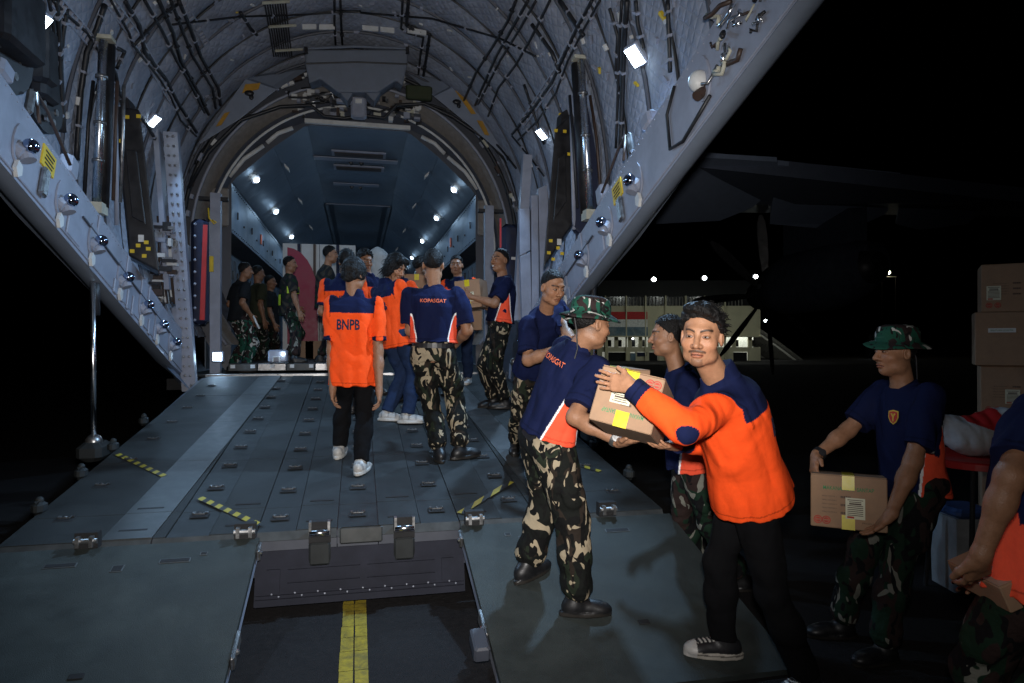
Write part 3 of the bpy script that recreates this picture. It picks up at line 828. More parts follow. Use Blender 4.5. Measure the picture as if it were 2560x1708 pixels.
MB().box((0, 18.12, 5.28), (1.62, 0.05, 0.12)).build('ceiling_step', m_paint, air)
# vents, strips and placard under the hold's ceiling
for py, w in ((384, 0.85), (419, 0.85)):
    yv = 11.9 if py < 400 else 13.0
    p = at_z(897, py, 5.225)
    vt = MB().box(p + V((0, 0, -0.01)), (1.0, 0.34, 0.03)).build('ceiling_vent', m_paint, air)
    MB().box(p + V((0, 0, -0.03)), (0.9, 0.24, 0.012)).build('vent_mesh', m_brown, vt)
for py, w in ((400, 2.2), (462, 1.0)):
    p = at_z(890, py, 5.22)
    MB().box(p, (min(1.6, w), 0.22, 0.02)).build('ceiling_strip', m_paint, air)
    for dx in (-0.1, 0.1): MB().ball(p + V((dx, 0.15, -0.02)), 0.05, 10, 6).build('ceiling_speaker', m_black, air)
p = at_y(892, 473, 18.08)
MB().box(p, (0.34, 0.02, 0.14)).build('placard', m_yellow, air)
# downlights on the sloping panels
LYS = [12.5, 15.4, 18.9, 22.6, 26.0]
for sgn in (-1, 1):
    for i, yy in enumerate(LYS):
        x, z = 1.74 * sgn, 4.48
        d = nrm(V((-sgn * 0.68, -0.25, -0.73)))
        lb = MB().cyl(V((x, yy, z)) - d * 0.04, V((x, yy, z)) + d * 0.02, 0.085, 16).build('hold_lamp', m_paint, air)
        MB().ball(V((x, yy, z)) + d * 0.015, 0.052, 14, 8).build('lens', m_lamp, lb, smooth=True)
        l = add_light('hold_lamp_beam', 'AREA', V((x, yy, z)) + d * 0.10, 9.0, COOL, shape='DISK', size=0.14)
        l.rotation_euler = Vector(d).to_track_quat('-Z', 'Y').to_euler(); l.parent = lb
        # small white deflector
        MB().prism([V((sgn * 1.30, yy + 0.3, 4.86)), V((sgn * 1.22, yy + 0.3, 4.78)), V((sgn * 1.22, yy + 0.45, 4.78)), V((sgn * 1.30, yy + 0.45, 4.86))], V((0.01 * -sgn, 0, -0.06))).build('reflector', m_white, air)
# far wall and floor of the hold
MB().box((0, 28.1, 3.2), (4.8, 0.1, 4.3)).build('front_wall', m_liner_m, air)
for a, b in zip([9.9] + YB[:-1], YB):
    for x0, x1 in ((-2.38, -1.2), (-1.2, 0.0), (0.0, 1.2), (1.2, 2.38)):
        panel([(x0, a, FLOOR), (x1, a, FLOOR), (x1, b, FLOOR), (x0, b, FLOOR)], 'floor_panel', m_floor, out=(0, 0, -1))
MB().box((0, 18.9, FLOOR - 0.12), (5.0, 18.0, 0.15)).build('floor_beam', m_dark, air)
MB().box((0.05, 9.87, FLOOR - 0.005), (4.1, 0.12, 0.03)).build('ramp_hinge', m_steel, air)
# exit signs and warning tags on the hold's wall
for sgn, px, py in ((-1, 551, 627), (1, 1222, 625)):
    p = at_x(px, py, sgn * 2.26)
    MB().box(p, (0.03, 0.12, 0.14)).build('exit_light', mat('green_white_sign', (0.6, 0.9, 0.75), emit=(0.55, 0.95, 0.8), estr=1.0), air)
    p = at_x(653 if sgn < 0 else 1126, 599 if sgn < 0 else 607, sgn * 1.985)
    MB().box(p, (0.02, 0.14, 0.2)).build('orange_marker', m_orange_tag, air)

# ---- posts and padding either side of the hold's mouth
col = MB().prism([V((-2.43, 9.42, 4.32)), V((-2.26, 9.42, 4.32)), V((-2.03, 9.42, 1.0)), V((-2.20, 9.42, 1.0))], V((0, 0.12, 0))).build('frame_post', m_paint, air)
MB().prism([V((-2.53, 9.34, 4.36)), V((-2.47, 9.34, 4.36)), V((-2.33, 9.34, 2.3)), V((-2.39, 9.34, 2.3))], V((0, 0.2, 0))).build('frame_flange', m_paint, col)
rv = MB()
for k in range(27):
    f = (k + 0.5) / 27
    for dx in (0.05, 0.115):
        rv.ball(V((-2.43 + dx + (0.23) * f, 9.415, 4.32 - 3.3 * f)), 0.017, 8, 5)
tag(rv.build('post_rivets', m_steel, col), kind='stuff')
# same post on the right, behind grey side panels
MB().prism([V((2.43, 9.42, 4.32)), V((2.30, 9.42, 4.32)), V((2.10, 9.42, 1.0)), V((2.23, 9.42, 1.0))], V((0, 0.12, 0))).build('frame_post', m_paint, air)
for poly in ([(1298, 522), (1324, 522), (1326, 625), (1300, 640)], [(1328, 488), (1345, 488), (1348, 760), (1330, 790)], [(1346, 470), (1368, 462), (1378, 660), (1352, 745)], [(1300, 642), (1326, 630), (1330, 800), (1306, 800)]):
    MB().prism([at_y(px, py, 9.3) for px, py in poly], V((0, 0.1, 0))).build('side_panel', m_paint, air, bevel=0.006)
pad = MB().cbox(at_y(1275, 685, 9.7), (0.26, 0.14, 1.45), 0.06).build('padded_curtain', m_navy_pad, air)
MB().box(at_y(1251, 650, 9.6), (0.025, 0.03, 1.2)).build('red_edge', m_red, pad)
MB().box(at_y(1284, 646, 9.62), (0.07, 0.01, 0.04)).build('white_label', m_white, pad)
pad = MB().cbox(at_y(500, 680, 9.75), (0.22, 0.14, 1.40), 0.05).build('padded_curtain', m_navy_pad, air)
MB().prism([at_y(px, py, 9.62) for px, py in ((507, 562), (518, 562), (511, 800), (499, 800))], V((0, 0.03, 0))).build('red_strap', m_red, pad)
for sgn, px in ((-1, 487), (1, 1296)):
    for k in range(9):
        MB().ball(at_y(px, 560 + 30 * k, 9.55), 0.018, 8, 6).build('press_stud', m_paint, air, smooth=True)
for sgn in (-1, 1):
    g = MB().box((sgn * 2.02, 10.6, 2.45), (0.14, 0.12, 2.7)).build('door_post', m_paint, air)
    MB().box((sgn * 2.05, 10.58, 3.72), (0.4, 0.06, 0.05)).build('post_bar', m_black, g)
    MB().cbox((sgn * 2.16, 11.62, 3.80), (0.28, 0.06, 0.62), 0.03).build('quilted_block', m_beige, air)
    for k in range(6):
        MB().cbox((sgn * 2.42, 9.95 + 0.1 * k, 1.4 + 0.30 * k), (0.16, 0.2, 0.26), 0.03).build('wall_unit', random.choice([m_paint_d, m_paint, m_liner_d]), air)
MB().box(at_y(520, 660, 10.3) + V((0.02, 0, 0)), (0.10, 0.03, 0.22)).build('yellow_sign', m_yellow, air)
MB().tube([at_y(px, py, 10.3) for px, py in ((520, 520), (522, 545), (535, 560), (540, 556), (530, 550))], 0.012, 6).build('yellow_rope', m_yellow, air, smooth=True)
# grey machinery left of the post, behind the sill
rr = random.Random(21)
for i in range(60):
    p = at_y(rr.uniform(385, 436), rr.uniform(560, 760), rr.uniform(9.2, 9.6))
    MB().box(p, (rr.uniform(.03, .16), rr.uniform(.03, .1), rr.uniform(.02, .12))).build('valve_block', rr.choice([m_steel, m_paint, m_black, m_white, m_brown]), air)
for i in range(14):
    x0 = rr.uniform(392, 435)
    MB().tube([at_y(x0, 540, 9.5), at_y(x0 + 4, 650, 9.45), at_y(x0 + 18, 760, 9.45)], 0.012, 6).build('hydraulic_line', rr.choice([m_steel, m_brown, m_cable]), air)
# right ramp quarter: painted casting with studs
for poly, m in (([(1215, 830), (1290, 800), (1330, 830), (1330, 960), (1290, 1010), (1240, 960)], m_paint_d), ([(1215, 870), (1225, 845), (1250, 840), (1240, 900)], m_paint)):
    MB().prism([at_x(px, py, 2.12) for px, py in poly], V((0.12, 0, 0))).build('hinge_casting', m, air, bevel=0.01)
b_ = at_x(1285, 905, 2.10); MB().ball(b_, 0.06, 12, 8).build('hinge_stud', m_steel, air, smooth=True)

# ---- loading ramp
RC = 0.06
rdir = nrm(V((0, 1, RS))); rn = nrm(V((0, -RS, 1)))
def rp(x, y, h=0.0): return V((x, y, ramp_z(y))) + rn * h
ramp = MB().prism([rp(-2.0 + RC, RY0 + 0.02, -0.02), rp(2.0 + RC, RY0 + 0.02, -0.02), rp(2.1 + RC, RY1 - 0.08, -0.02), rp(-2.1 + RC, RY1 - 0.08, -0.02)], rn * -0.28).build('ramp', m_paint_d, air)
XS = [-1.98, -1.46, -1.18, -1.11, -0.87, -0.60, -0.37, -0.125, 0.125, 0.39, 0.64, 0.92, 1.16, 1.24, 1.50, 2.06]
KIND = ['f', 'l', 'f', 't', 'f', 't', 'f', 't', 'f', 't', 'f', 't', 'f', 'l', 'f']
YR = [RY0, 4.78, 5.9, 7.2, 8.5, RY1 - 0.1]
def xw(x, y):
    """the pale side strips run slightly inward toward the hinge"""
    f = (y - RY0) / (RY1 - RY0)
    if abs(x) > 1.17 and abs(x) < 1.9: return x - math.copysign(0.16 * f, x)
    return x
for i in range(len(KIND)):
    for y0, y1 in zip(YR[:-1], YR[1:]):
        mm = {'f': m_floor, 'l': m_floor_l, 't': m_track}[KIND[i]]
        dz = {'f': 0.0, 'l': 0.004, 't': -0.008}[KIND[i]]
        g = 0.0025
        MB().prism([rp(xw(XS[i], y0) + g, y0 + g, dz), rp(xw(XS[i + 1], y0) - g, y0 + g, dz), rp(xw(XS[i + 1], y1) - g, y1 - g, dz), rp(xw(XS[i], y1) + g, y1 - g, dz)], rn * -0.018).build(
            {'f': 'floor_plate', 'l': 'side_strip', 't': 'track_plate'}[KIND[i]], mm, ramp)
m_ringm = mat('ring_metal', (0.16, 0.16, 0.16), rough=0.35, metal=0.8, var=0.4, vscale=20)
# tie-down rings: dark pan, plated ring and lugs
pan = MB().cbox((0, 0, -0.002), (0.11, 0.085, 0.003), 0.001).build('tie_down_ring', m_dark, ramp).data
rg = MB(); rg.tube([(-0.03, 0.02, 0.003), (-0.032, -0.02, 0.008), (0.032, -0.02, 0.008), (0.03, 0.02, 0.003)], 0.005, 6)
rg.box((-0.036, 0.022, 0.002), (0.02, 0.02, 0.008)).box((0.036, 0.022, 0.002), (0.02, 0.02, 0.008)).ball((0, 0.008, 0.0), 0.012, 8, 5)
ring_me = rg.build('ring', m_ringm, None).data
for o in [o for o in COL.objects if o.name.startswith(('tie_down_ring', 'ring'))]: bpy.data.objects.remove(o)
rotr = Matrix.Rotation(math.atan(RS), 4, 'X')
def tie(x, y):
    pm = bpy.data.objects.new('tie_down_pan', pan); COL.objects.link(pm); pm.parent = ramp
    pm.matrix_local = Matrix.Translation(rp(x, y, 0.003)) @ rotr
    q = bpy.data.objects.new('tie_down_ring', ring_me); COL.objects.link(q); q.parent = ramp
    q.matrix_local = Matrix.Translation(rp(x, y, 0.007)) @ rotr
for x in (-0.99, -0.485, 0.0, 0.515, 1.04):
    for k in range(10): tie(x, 4.58 + 0.52 * k + (0.12 if abs(x) > 0.9 else 0))
for x in (-1.78, 1.84):
    for k in range(8): tie(x, 4.75 + 0.62 * k)
# slots in the plates near the end
for x in (-0.72, -0.24, 0.27, 0.76, -1.32, 1.36):
    for y in (4.5, 4.86):
        MB().cbox(rp(x, y, 0.003), (0.16, 0.025, 0.004), 0.001, (1, 0, 0), rdir, rn).build('plate_slot', m_dark, ramp)
# hazard tapes
def tape(a, b, w, m, name, par, surf=rp, lift=0.0075):
    a, b = V(a), V(b); d = nrm(b - a); s_ = V((-d[1], d[0]))* w / 2
    me = MB().raw([surf(*(a + s_), lift), surf(*(b + s_), lift), surf(*(b - s_), lift), surf(*(a - s_), lift)], [(0, 1, 2, 3)])
    return me.build(name, m, par)
for (p0, p1) in (((500, 1246), (652, 1315)), ((1150, 1285), (1278, 1206)), ((290, 1135), (412, 1192)), ((1400, 1150), (1500, 1180))):
    a, b = on(*p0, 'ramp'), on(*p1, 'ramp')
    tape(a[:2], b[:2], 0.05, m_hazard, 'hazard_tape', ramp)
# end edge: pale lip, hinge forks, latch plates
for x0, x1 in zip([-1.98, -1.18, -0.6, -0.125, 0.125, 0.64, 1.16], [-1.18, -0.6, -0.125, 0.125, 0.64, 1.16, 2.06]):
    MB().prism([rp(x0 + .005, RY0, -0.004), rp(x1 - .005, RY0, -0.004), V((x1 - .005, RY0 - 0.035, RZ0 - 0.05)), V((x0 + .005, RY0 - 0.035, RZ0 - 0.05))], V((0, 0.02, -0.01))).build('edge_lip', m_floor_l, ramp)
    MB().box(((x0 + x1) / 2, RY0 - 0.0, RZ0 - 0.085), (x1 - x0 - 0.006, 0.05, 0.06)).build('edge_beam', m_paint_d, ramp)
for px, py in ((615, 1325), (1185, 1293), (222, 1348), (1515, 1270)):
    p = at_y(px, py, RY0 - 0.04)
    hb = MB().box(p, (0.12, 0.06, 0.09)).build('hinge_recess', m_dark, ramp)
    for dx in (-0.035, 0.035): MB().box(p + V((dx, -0.04, 0)), (0.02, 0.06, 0.06)).build('hinge_fork', m_steel, hb)
    MB().cyl(p + V((-0.06, -0.04, 0)), p + V((0.06, -0.04, 0)), 0.016, 8).build('hinge_pin', m_steel, hb)
for px, py in ((800, 1330), (1011, 1318)):
    p = at_y(px, py, RY0 - 0.05)
    hb = MB().box(p + V((0, 0.02, 0)), (0.13, 0.05, 0.13)).build('latch_recess', m_dark, ramp)
    MB().cyl(p + V((-0.06, -0.02, 0.0)), p + V((0.06, -0.02, 0.0)), 0.022, 10).build('latch_roller', m_chrome, hb, smooth=True)
    for dx in (-0.055, 0.055): MB().box(p + V((dx, -0.01, 0.03)), (0.015, 0.05, 0.08)).build('latch_cheek', m_steel, hb)
    MB().cbox(p + V((0, 0.0, -0.13)), (0.13, 0.03, 0.14), 0.012).build('latch_plate', m_track, hb)
MB().cbox(V((0.02, RY0 - 0.045, RZ0 - 0.04)), (0.26, 0.02, 0.10), 0.008).build('centre_tongue', m_floor_l, ramp)
# under-edge structure between the toe ramps
XA, XB = -0.60, 0.66
fy0, fy1 = RY0 - 0.02, RY0 - 0.12
def fp(x, f, h=0.0): return V((x, fy0 + (fy1 - fy0) * f - h, RZ0 - 0.11 + (0.05 - RZ0 + 0.11) * f))
m_under = mat('under_edge_paint', (0.030, 0.032, 0.044), rough=0.85, spec=0.08, var=0.2, dirt=(0.02, 0.02, 0.024))
under = MB().prism([fp(XA, 0), fp(XB, 0), fp(XB, 1), fp(XA, 1)], V((0, 0.06, 0))).build('under_panel', m_under, ramp)
for x0, x1, f0, f1 in ((XA, XB, 0.0, 0.30), (-0.42, 0.02, 0.36, 0.58), (0.05, 0.48, 0.36, 0.58), (-0.42, 0.02, 0.60, 0.76), (0.05, 0.48, 0.60, 0.76), (XA, XB, 0.80, 0.86), (XA, XB, 0.87, 1.0), (-0.54, -0.45, 0.34, 0.79), (0.51, 0.60, 0.34, 0.79)):
    MB().prism([fp(x0 + .006, f0 + .006, 0.012), fp(x1 - .006, f0 + .006, 0.012), fp(x1 - .006, f1 - .006, 0.012), fp(x0 + .006, f1 - .006, 0.012)], V((0, 0.02, 0))).build('stiffener_plate', m_under, under)
for x in list(np.linspace(-0.5, 0.56, 9)):
    for f in (0.78, 0.83): MB().ball(fp(x + (0.04 if f > .8 else 0), f, 0.012), 0.006, 6, 4).build('bolt_head', m_paint, under)
# side rollers and lugs along the ramp's edges
for x, yy in ((-1.98, 4.9), (-1.99, 5.6), (-2.0, 6.3), (2.09, 5.05), (2.1, 5.9), (2.1, 6.9), (-2.02, 7.2)):
    b = rp(x, yy, 0.03)
    lg = MB().cbox(b, (0.07, 0.12, 0.09), 0.025).build('side_lug', m_track, ramp)
    MB().ball(b + V((0, 0, 0.045)), 0.026, 10, 6).build('side_roller', m_track, lg, smooth=True)

# ---- toe ramps
m_toe = mat('toe_ramp_coating', (0.042, 0.050, 0.048), spec=0.25, rough=0.65, var=0.28, vscale=5, dirt=(0.028, 0.032, 0.031), dscale=1.8, damt=0.85, bump=0.4, bscale=260)
tn = nrm(V((0, -TS, 1))); td = nrm(V((0, 1, TS)))
def tp_(x, y, h=0.0): return V((x, y, toe_z(y))) + tn * h
for x0, x1 in ((-2.02, -0.575), (0.635, 2.08)):
    t_ = MB().prism([tp_(x0, TY0, 0), tp_(x1, TY0, 0), tp_(x1, RY0 - 0.06, 0), tp_(x0, RY0 - 0.06, 0)], tn * -0.035).build('toe_ramp', m_toe, air)
    for xe in (x0, x1):
        s_ = 1 if xe == x0 else -1
        MB().prism([tp_(xe + s_ * 0.004, TY0 + .1, -0.036), tp_(xe + s_ * 0.03, TY0 + .1, -0.036), tp_(xe + s_ * 0.03, RY0 - 0.1, -0.036), tp_(xe + s_ * 0.004, RY0 - 0.1, -0.036)], tn * -0.06).build('toe_side_rail', m_paint, t_)
    xi = x1 if x0 < 0 else x0; s_ = 1 if x0 < 0 else -1
    for yy in (3.42, 4.2):
        b = tp_(xi + s_ * 0.012, yy, -0.02)
        MB().cbox(b, (0.02, 0.20 if yy < 4 else 0.1, 0.07), 0.006, (1, 0, 0), td, tn).build('toe_catch', m_steel, t_)
        MB().ball(b + V((s_ * 0.01, -0.03, 0.0)), 0.016, 8, 5).build('catch_pin', m_chrome, t_)
    if x0 > 0:
        MB().cbox(tp_(xi - 0.05, 3.30, -0.02), (0.08, 0.16, 0.08), 0.01, (1, 0, 0), td, tn).build('toe_foot', m_paint_d, t_)
    for xs, ys_, w, h in ((0.30, 0.18, 0.15, 0.03), (-0.28, 0.16, 0.15, 0.03), (0.44, 0.13, 0.03, 0.022), (0.02, 0.22, 0.05, 0.05)):
        c = (x0 + x1) / 2 + xs * (1 if x0 < 0 else -1)
        sl_ = MB().cbox(tp_(c, RY0 - 0.06 - ys_, 0.002), (w + .012, h + .012, 0.004), 0.002, (1, 0, 0), td, tn).build('hand_slot_rim', m_floor_l, t_)
        MB().cbox(tp_(c, RY0 - 0.06 - ys_, 0.0045), (w, h, 0.003), 0.001, (1, 0, 0), td, tn).build('hand_slot', m_dark, sl_)
    MB().cbox(tp_((x0 + x1) / 2 + 0.1, 3.32, 0.003), (0.06, 0.035, 0.006), 0.002, (1, 0, 0), td, tn).build('toe_slot', m_dark, t_)

# ---- right wing, flaps, nacelle and propeller seen beyond the tail
m_wing = mat('wing_paint', (0.15, 0.18, 0.25), rough=0.5, var=0.08)
m_flap = mat('wing_paint_brightened', (0.34, 0.42, 0.58), rough=0.5, var=0.08)  # wing paint with light put into its colour, as little reaches the flaps' underside
def wq(px, py, y): return at_y(px, py, y)
wing = MB().prism([V((2.4, 13.4, 5.62)), wq(2560, 505, 13.4), wq(2700, 545, 17.5), V((2.4, 18.8, 5.4))], V((0, 0, 0.35))).build('wing', m_wing, air)
for q in ([(1640, 392), (1767, 394), (1943, 404), (1930, 450), (1915, 490), (1880, 520), (1800, 552), (1640, 560)],
          [(1945, 412), (2252, 442), (2236, 500), (2215, 535), (2160, 560), (2060, 572), (1925, 560), (1930, 500)],
          [(2262, 450), (2480, 478), (2460, 520), (2420, 560), (2300, 575), (2240, 560)]):
    n_ = len(q); pts = []
    for px, py in q:
        f = (py - 392) / 180.0
        pts.append(wq(px, py, 12.9 + 4.0 * f))
    MB().prism(pts, V((0, 0.0, 0.10))).build('flap', m_flap, wing)
nc = V((12.95, 17.0, 3.45))
prof = [(15.0, 0.50, 0.25), (15.6, 0.70, 0.15), (16.5, 0.84, 0.05), (18.3, 0.84, 0.0), (19.2, 0.7, -0.1), (19.35, 0.5, -0.12)]
rings = [[V((nc[0] + r_ * math.cos(a), y, nc[2] + dz + r_ * 1.1 * math.sin(a))) for a in np.linspace(0, 2 * math.pi, 25)] for y, r_, dz in prof]
m_nac = mat('nacelle_paint', (0.05, 0.06, 0.085), rough=0.5)
nac = MB().grid(rings).build('engine_nacelle', m_nac, air, smooth=True, fix=False)
MB().prism([V((nc[0] - 0.3, 15.6, 4.1)), V((nc[0] + 0.3, 15.6, 4.1)), V((nc[0] + 0.3, 18.4, 4.1)), V((nc[0] - 0.3, 18.4, 4.1))], V((0, 0, 1.5))).build('nacelle_pylon', m_nac, nac)
MB().tube([V((nc[0] + 0.0, 16.0, 3.65)), V((nc[0] - 0.05, 14.9, 3.6))], [0.45, 0.40], 16).build('exhaust', m_black, nac, smooth=True)
hub = V((nc[0], 19.7, 3.22))
pr_ = MB().tube([hub + V((0, -0.4, 0)), hub + V((0, 0.5, 0)), hub + V((0, 0.9, 0))], [0.5, 0.45, 0.05], 16).build('propeller_hub', m_black, nac, smooth=True)
for k in range(8):
    a = R(-85 + 45 * k); d = V((math.cos(a), 0.0, math.sin(a))); s_ = V((-math.sin(a), 0.7, math.cos(a)))
    pts = []
    prof = [(0.4, 0.07), (0.8, 0.13), (1.3, 0.19), (1.9, 0.21), (2.35, 0.17), (2.6, 0.06)]
    for r_, w in prof: pts.append(hub + d * r_ + s_ * w * 0.6 + V((0, 0, -0.0)))
    for r_, w in reversed(prof): pts.append(hub + d * r_ - s_ * w * 0.6)
    MB().prism(pts, V((0, 0.05, 0))).build('propeller_blade', m_black, nac)

# ================================================================== people: implicit bodies turned into meshes
class Field:
    """a union of soft solids, evaluated on a grid"""
    def __init__(s): s.p = []
    def cone(s, a, b, ra, rb, k=0.02, neg=False, cap=None):
        a, b = V(a), V(b); m = max(ra, rb)
        lo, hi = np.minimum(a, b) - m, np.maximum(a, b) + m
        ab = b - a; L2 = max(1e-9, float(ab @ ab))
        def f(X, Y, Z):
            x, y, z = X - a[0], Y - a[1], Z - a[2]
            t = np.clip((x * ab[0] + y * ab[1] + z * ab[2]) / L2, 0, 1)
            d = np.sqrt((x - t * ab[0]) ** 2 + (y - t * ab[1]) ** 2 + (z - t * ab[2]) ** 2) - (ra + (rb - ra) * t)
            if cap is not None:
                p_, n_ = cap
                d = np.maximum(d, (X - p_[0]) * n_[0] + (Y - p_[1]) * n_[1] + (Z - p_[2]) * n_[2])
            return d
        s.p.append((f, lo, hi, k, neg)); return s
    def ell(s, c, rad, fr, k=0.02, neg=False, rotz=None):
        """ellipsoid in the frame fr (rows: axes)"""
        c = V(c); m = max(rad); lo, hi = c - m, c + m; E = np.array(fr, float); rm = min(rad)
        def f(X, Y, Z):
            x, y, z = X - c[0], Y - c[1], Z - c[2]
            u = (E[0, 0] * x + E[0, 1] * y + E[0, 2] * z) / rad[0]
            v = (E[1, 0] * x + E[1, 1] * y + E[1, 2] * z) / rad[1]
            w = (E[2, 0] * x + E[2, 1] * y + E[2, 2] * z) / rad[2]
            q = np.sqrt(u * u + v * v + w * w)
            g = np.sqrt((u / rad[0]) ** 2 + (v / rad[1]) ** 2 + (w / rad[2]) ** 2) + 1e-6
            return q * (q - 1) / g
        s.p.append((f, lo, hi, k, neg)); return s
    def torso(s, o, fr, ts, rx, ry, k=0.03, fo=None):
        """stack of ellipses along fr[2]; ts = heights above o"""
        o = V(o); E = np.array(fr, float); ts = np.array(ts, float); rx = np.array(rx, float); ry = np.array(ry, float)
        fo = np.zeros_like(rx) if fo is None else np.array(fo, float)
        m = max(rx.max(), ry.max()) + 0.05
        a, b = o + E[2] * ts[0], o + E[2] * ts[-1]
        lo, hi = np.minimum(a, b) - m, np.maximum(a, b) + m
        def f(X, Y, Z):
            x, y, z = X - o[0], Y - o[1], Z - o[2]
            u = E[0, 0] * x + E[0, 1] * y + E[0, 2] * z
            v = E[1, 0] * x + E[1, 1] * y + E[1, 2] * z
            w = E[2, 0] * x + E[2, 1] * y + E[2, 2] * z
            wc = np.clip(w, ts[0], ts[-1])
            a_ = np.interp(wc.ravel(), ts, rx).reshape(w.shape); b_ = np.interp(wc.ravel(), ts, ry).reshape(w.shape)
            v = v - np.interp(wc.ravel(), ts, fo).reshape(w.shape)
            q = np.sqrt((u / a_) ** 2 + (v / b_) ** 2); g = np.sqrt((u / a_ ** 2) ** 2 + (v / b_ ** 2) ** 2) + 1e-6
            d = q * (q - 1) / g
            d = np.where(q < 0.3, -np.minimum(a_, b_) * 0.7, d)
            return np.maximum(d, np.abs(w - (ts[0] + ts[-1]) / 2) - (ts[-1] - ts[0]) / 2)
        s.p.append((f, lo, hi, k, False)); return s
    def cut(s, p, n, k=0.004, where=None):
        """remove everything on the side the normal n points to (inside the box 'where' = centre, radius)"""
        p, n = V(p), nrm(n)
        c, r_ = (p, 9.0) if where is None else (V(where[0]), where[1])
        def f(X, Y, Z): return -((X - p[0]) * n[0] + (Y - p[1]) * n[1] + (Z - p[2]) * n[2])
        s.p.append((f, c - r_, c + r_, k, True)); return s
    def bounds(s):
        q = [(l, h) for f, l, h, k, n in s.p if not n]
        return np.min([l for l, h in q], 0), np.max([h for l, h in q], 0)
    def eval(s, lo, hi, res, noise=None):
        n = np.maximum(4, np.ceil((hi - lo) / res).astype(int) + 1)
        ax = [lo[i] + res * np.arange(n[i]) for i in range(3)]
        D = np.full(n, 0.5, np.float32)
        for f, l, h, k, neg in s.p:
            i0 = [max(0, int((l[i] - k - 2 * res - lo[i]) / res)) for i in range(3)]
            i1 = [min(int(n[i]), int((h[i] + k + 2 * res - lo[i]) / res) + 2) for i in range(3)]
            if any(i1[i] - i0[i] < 1 for i in range(3)): continue
            sl_ = tuple(slice(i0[i], i1[i]) for i in range(3))
            X = ax[0][i0[0]:i1[0], None, None]; Y = ax[1][None, i0[1]:i1[1], None]; Z = ax[2][None, None, i0[2]:i1[2]]
            d = f(X, Y, Z).astype(np.float32); d = np.broadcast_to(d, D[sl_].shape)
            c = D[sl_]
            if neg:
                e = -d
                hh = np.clip(k - np.abs(c - e), 0, None) / k
                D[sl_] = np.maximum(c, e) + hh * hh * k * 0.25
            else:
                hh = np.clip(k - np.abs(c - d), 0, None) / k
                D[sl_] = np.minimum(c, d) - hh * hh * k * 0.25
        if noise is not None:
            w = np.nonzero(np.abs(D) < max(0.035, 2.5 * res))          # only near the surface
            D[w] += noise(ax[0][w[0]], ax[1][w[1]], ax[2][w[2]]).astype(np.float32)
        return D

def nets(D, lo, res):
    """surface nets: vertices and quads of the zero level"""
    S = D < 0
    n = D.shape
    c = np.zeros(tuple(q - 1 for q in n), np.int8)
    for i in (0, 1):
        for j in (0, 1):
            for k in (0, 1):
                c += S[i:n[0] - 1 + i, j:n[1] - 1 + j, k:n[2] - 1 + k]
    act = np.argwhere((c > 0) & (c < 8))
    if len(act) == 0: return np.zeros((0, 3)), np.zeros((0, 4), int)
    idx = np.full(c.shape, -1, np.int32); idx[act[:, 0], act[:, 1], act[:, 2]] = np.arange(len(act))
    corner = np.array([(i, j, k) for i in (0, 1) for j in (0, 1) for k in (0, 1)])
    vals = np.stack([D[act[:, 0] + q[0], act[:, 1] + q[1], act[:, 2] + q[2]] for q in corner], 1)
    acc = np.zeros((len(act), 3)); cnt = np.zeros(len(act))
    for a in range(8):
        for b in range(a + 1, 8):
            df = corner[b] - corner[a]
            if np.abs(df).sum() != 1: continue
            va, vb = vals[:, a], vals[:, b]
            m = (va < 0) != (vb < 0)
            t = np.where(m, va / np.where(va - vb == 0, 1, va - vb), 0)
            acc[m] += corner[a] + df * t[m, None]; cnt[m] += 1
    Vv = lo + (act + acc / cnt[:, None]) * res
    quads = []
    for ax in range(3):
        o = [q for q in range(3) if q != ax]
        s0 = [slice(1, n[i] - 1) for i in range(3)]; s1 = list(s0)
        s0[ax] = slice(0, n[ax] - 1); s1[ax] = slice(1, n[ax])
        A, B = S[tuple(s0)], S[tuple(s1)]
        e = np.argwhere(A != B)
        if len(e) == 0: continue
        flip = A[e[:, 0], e[:, 1], e[:, 2]]
        e = e.copy(); e[:, o[0]] += 1; e[:, o[1]] += 1
        def cell(d0, d1):
            q = e.copy(); q[:, o[0]] += d0; q[:, o[1]] += d1
            return idx[q[:, 0], q[:, 1], q[:, 2]]
        q = np.stack([cell(-1, -1), cell(0, -1), cell(0, 0), cell(-1, 0)], 1)
        if ax == 1: flip = ~flip
        q[~flip] = q[~flip][:, ::-1]
        quads.append(q)
    return Vv, np.concatenate(quads)

def fold_noise(amp, seed, dirs=7, f0=9, f1=26, axis=None):
    rs = np.random.RandomState(seed)
    W = []
    for i in range(dirs):
        d = rs.normal(size=3)
        if axis is not None: d = d - axis * (d @ axis) * 0.75
        d = d / np.linalg.norm(d) * rs.uniform(f0, f1); W.append((d, rs.uniform(0, 6.28), rs.uniform(0.5, 1), rs.normal(size=3) * 4, rs.uniform(0, 6)))
    def f(X, Y, Z):
        o = 0
        for i, (d, p, a, w, q) in enumerate(W):
            s1 = np.sin(d[0] * X + d[1] * Y + d[2] * Z + p + 1.6 * np.sin(w[0] * X + w[1] * Y + w[2] * Z + q))
            if i % 2: s1 = 0.7 - 1.4 * np.abs(s1) ** 0.8          # creases
            o = o + a * s1
        return np.clip(o * (amp / 3.0), -amp * 1.0, amp * 1.25)
    return f

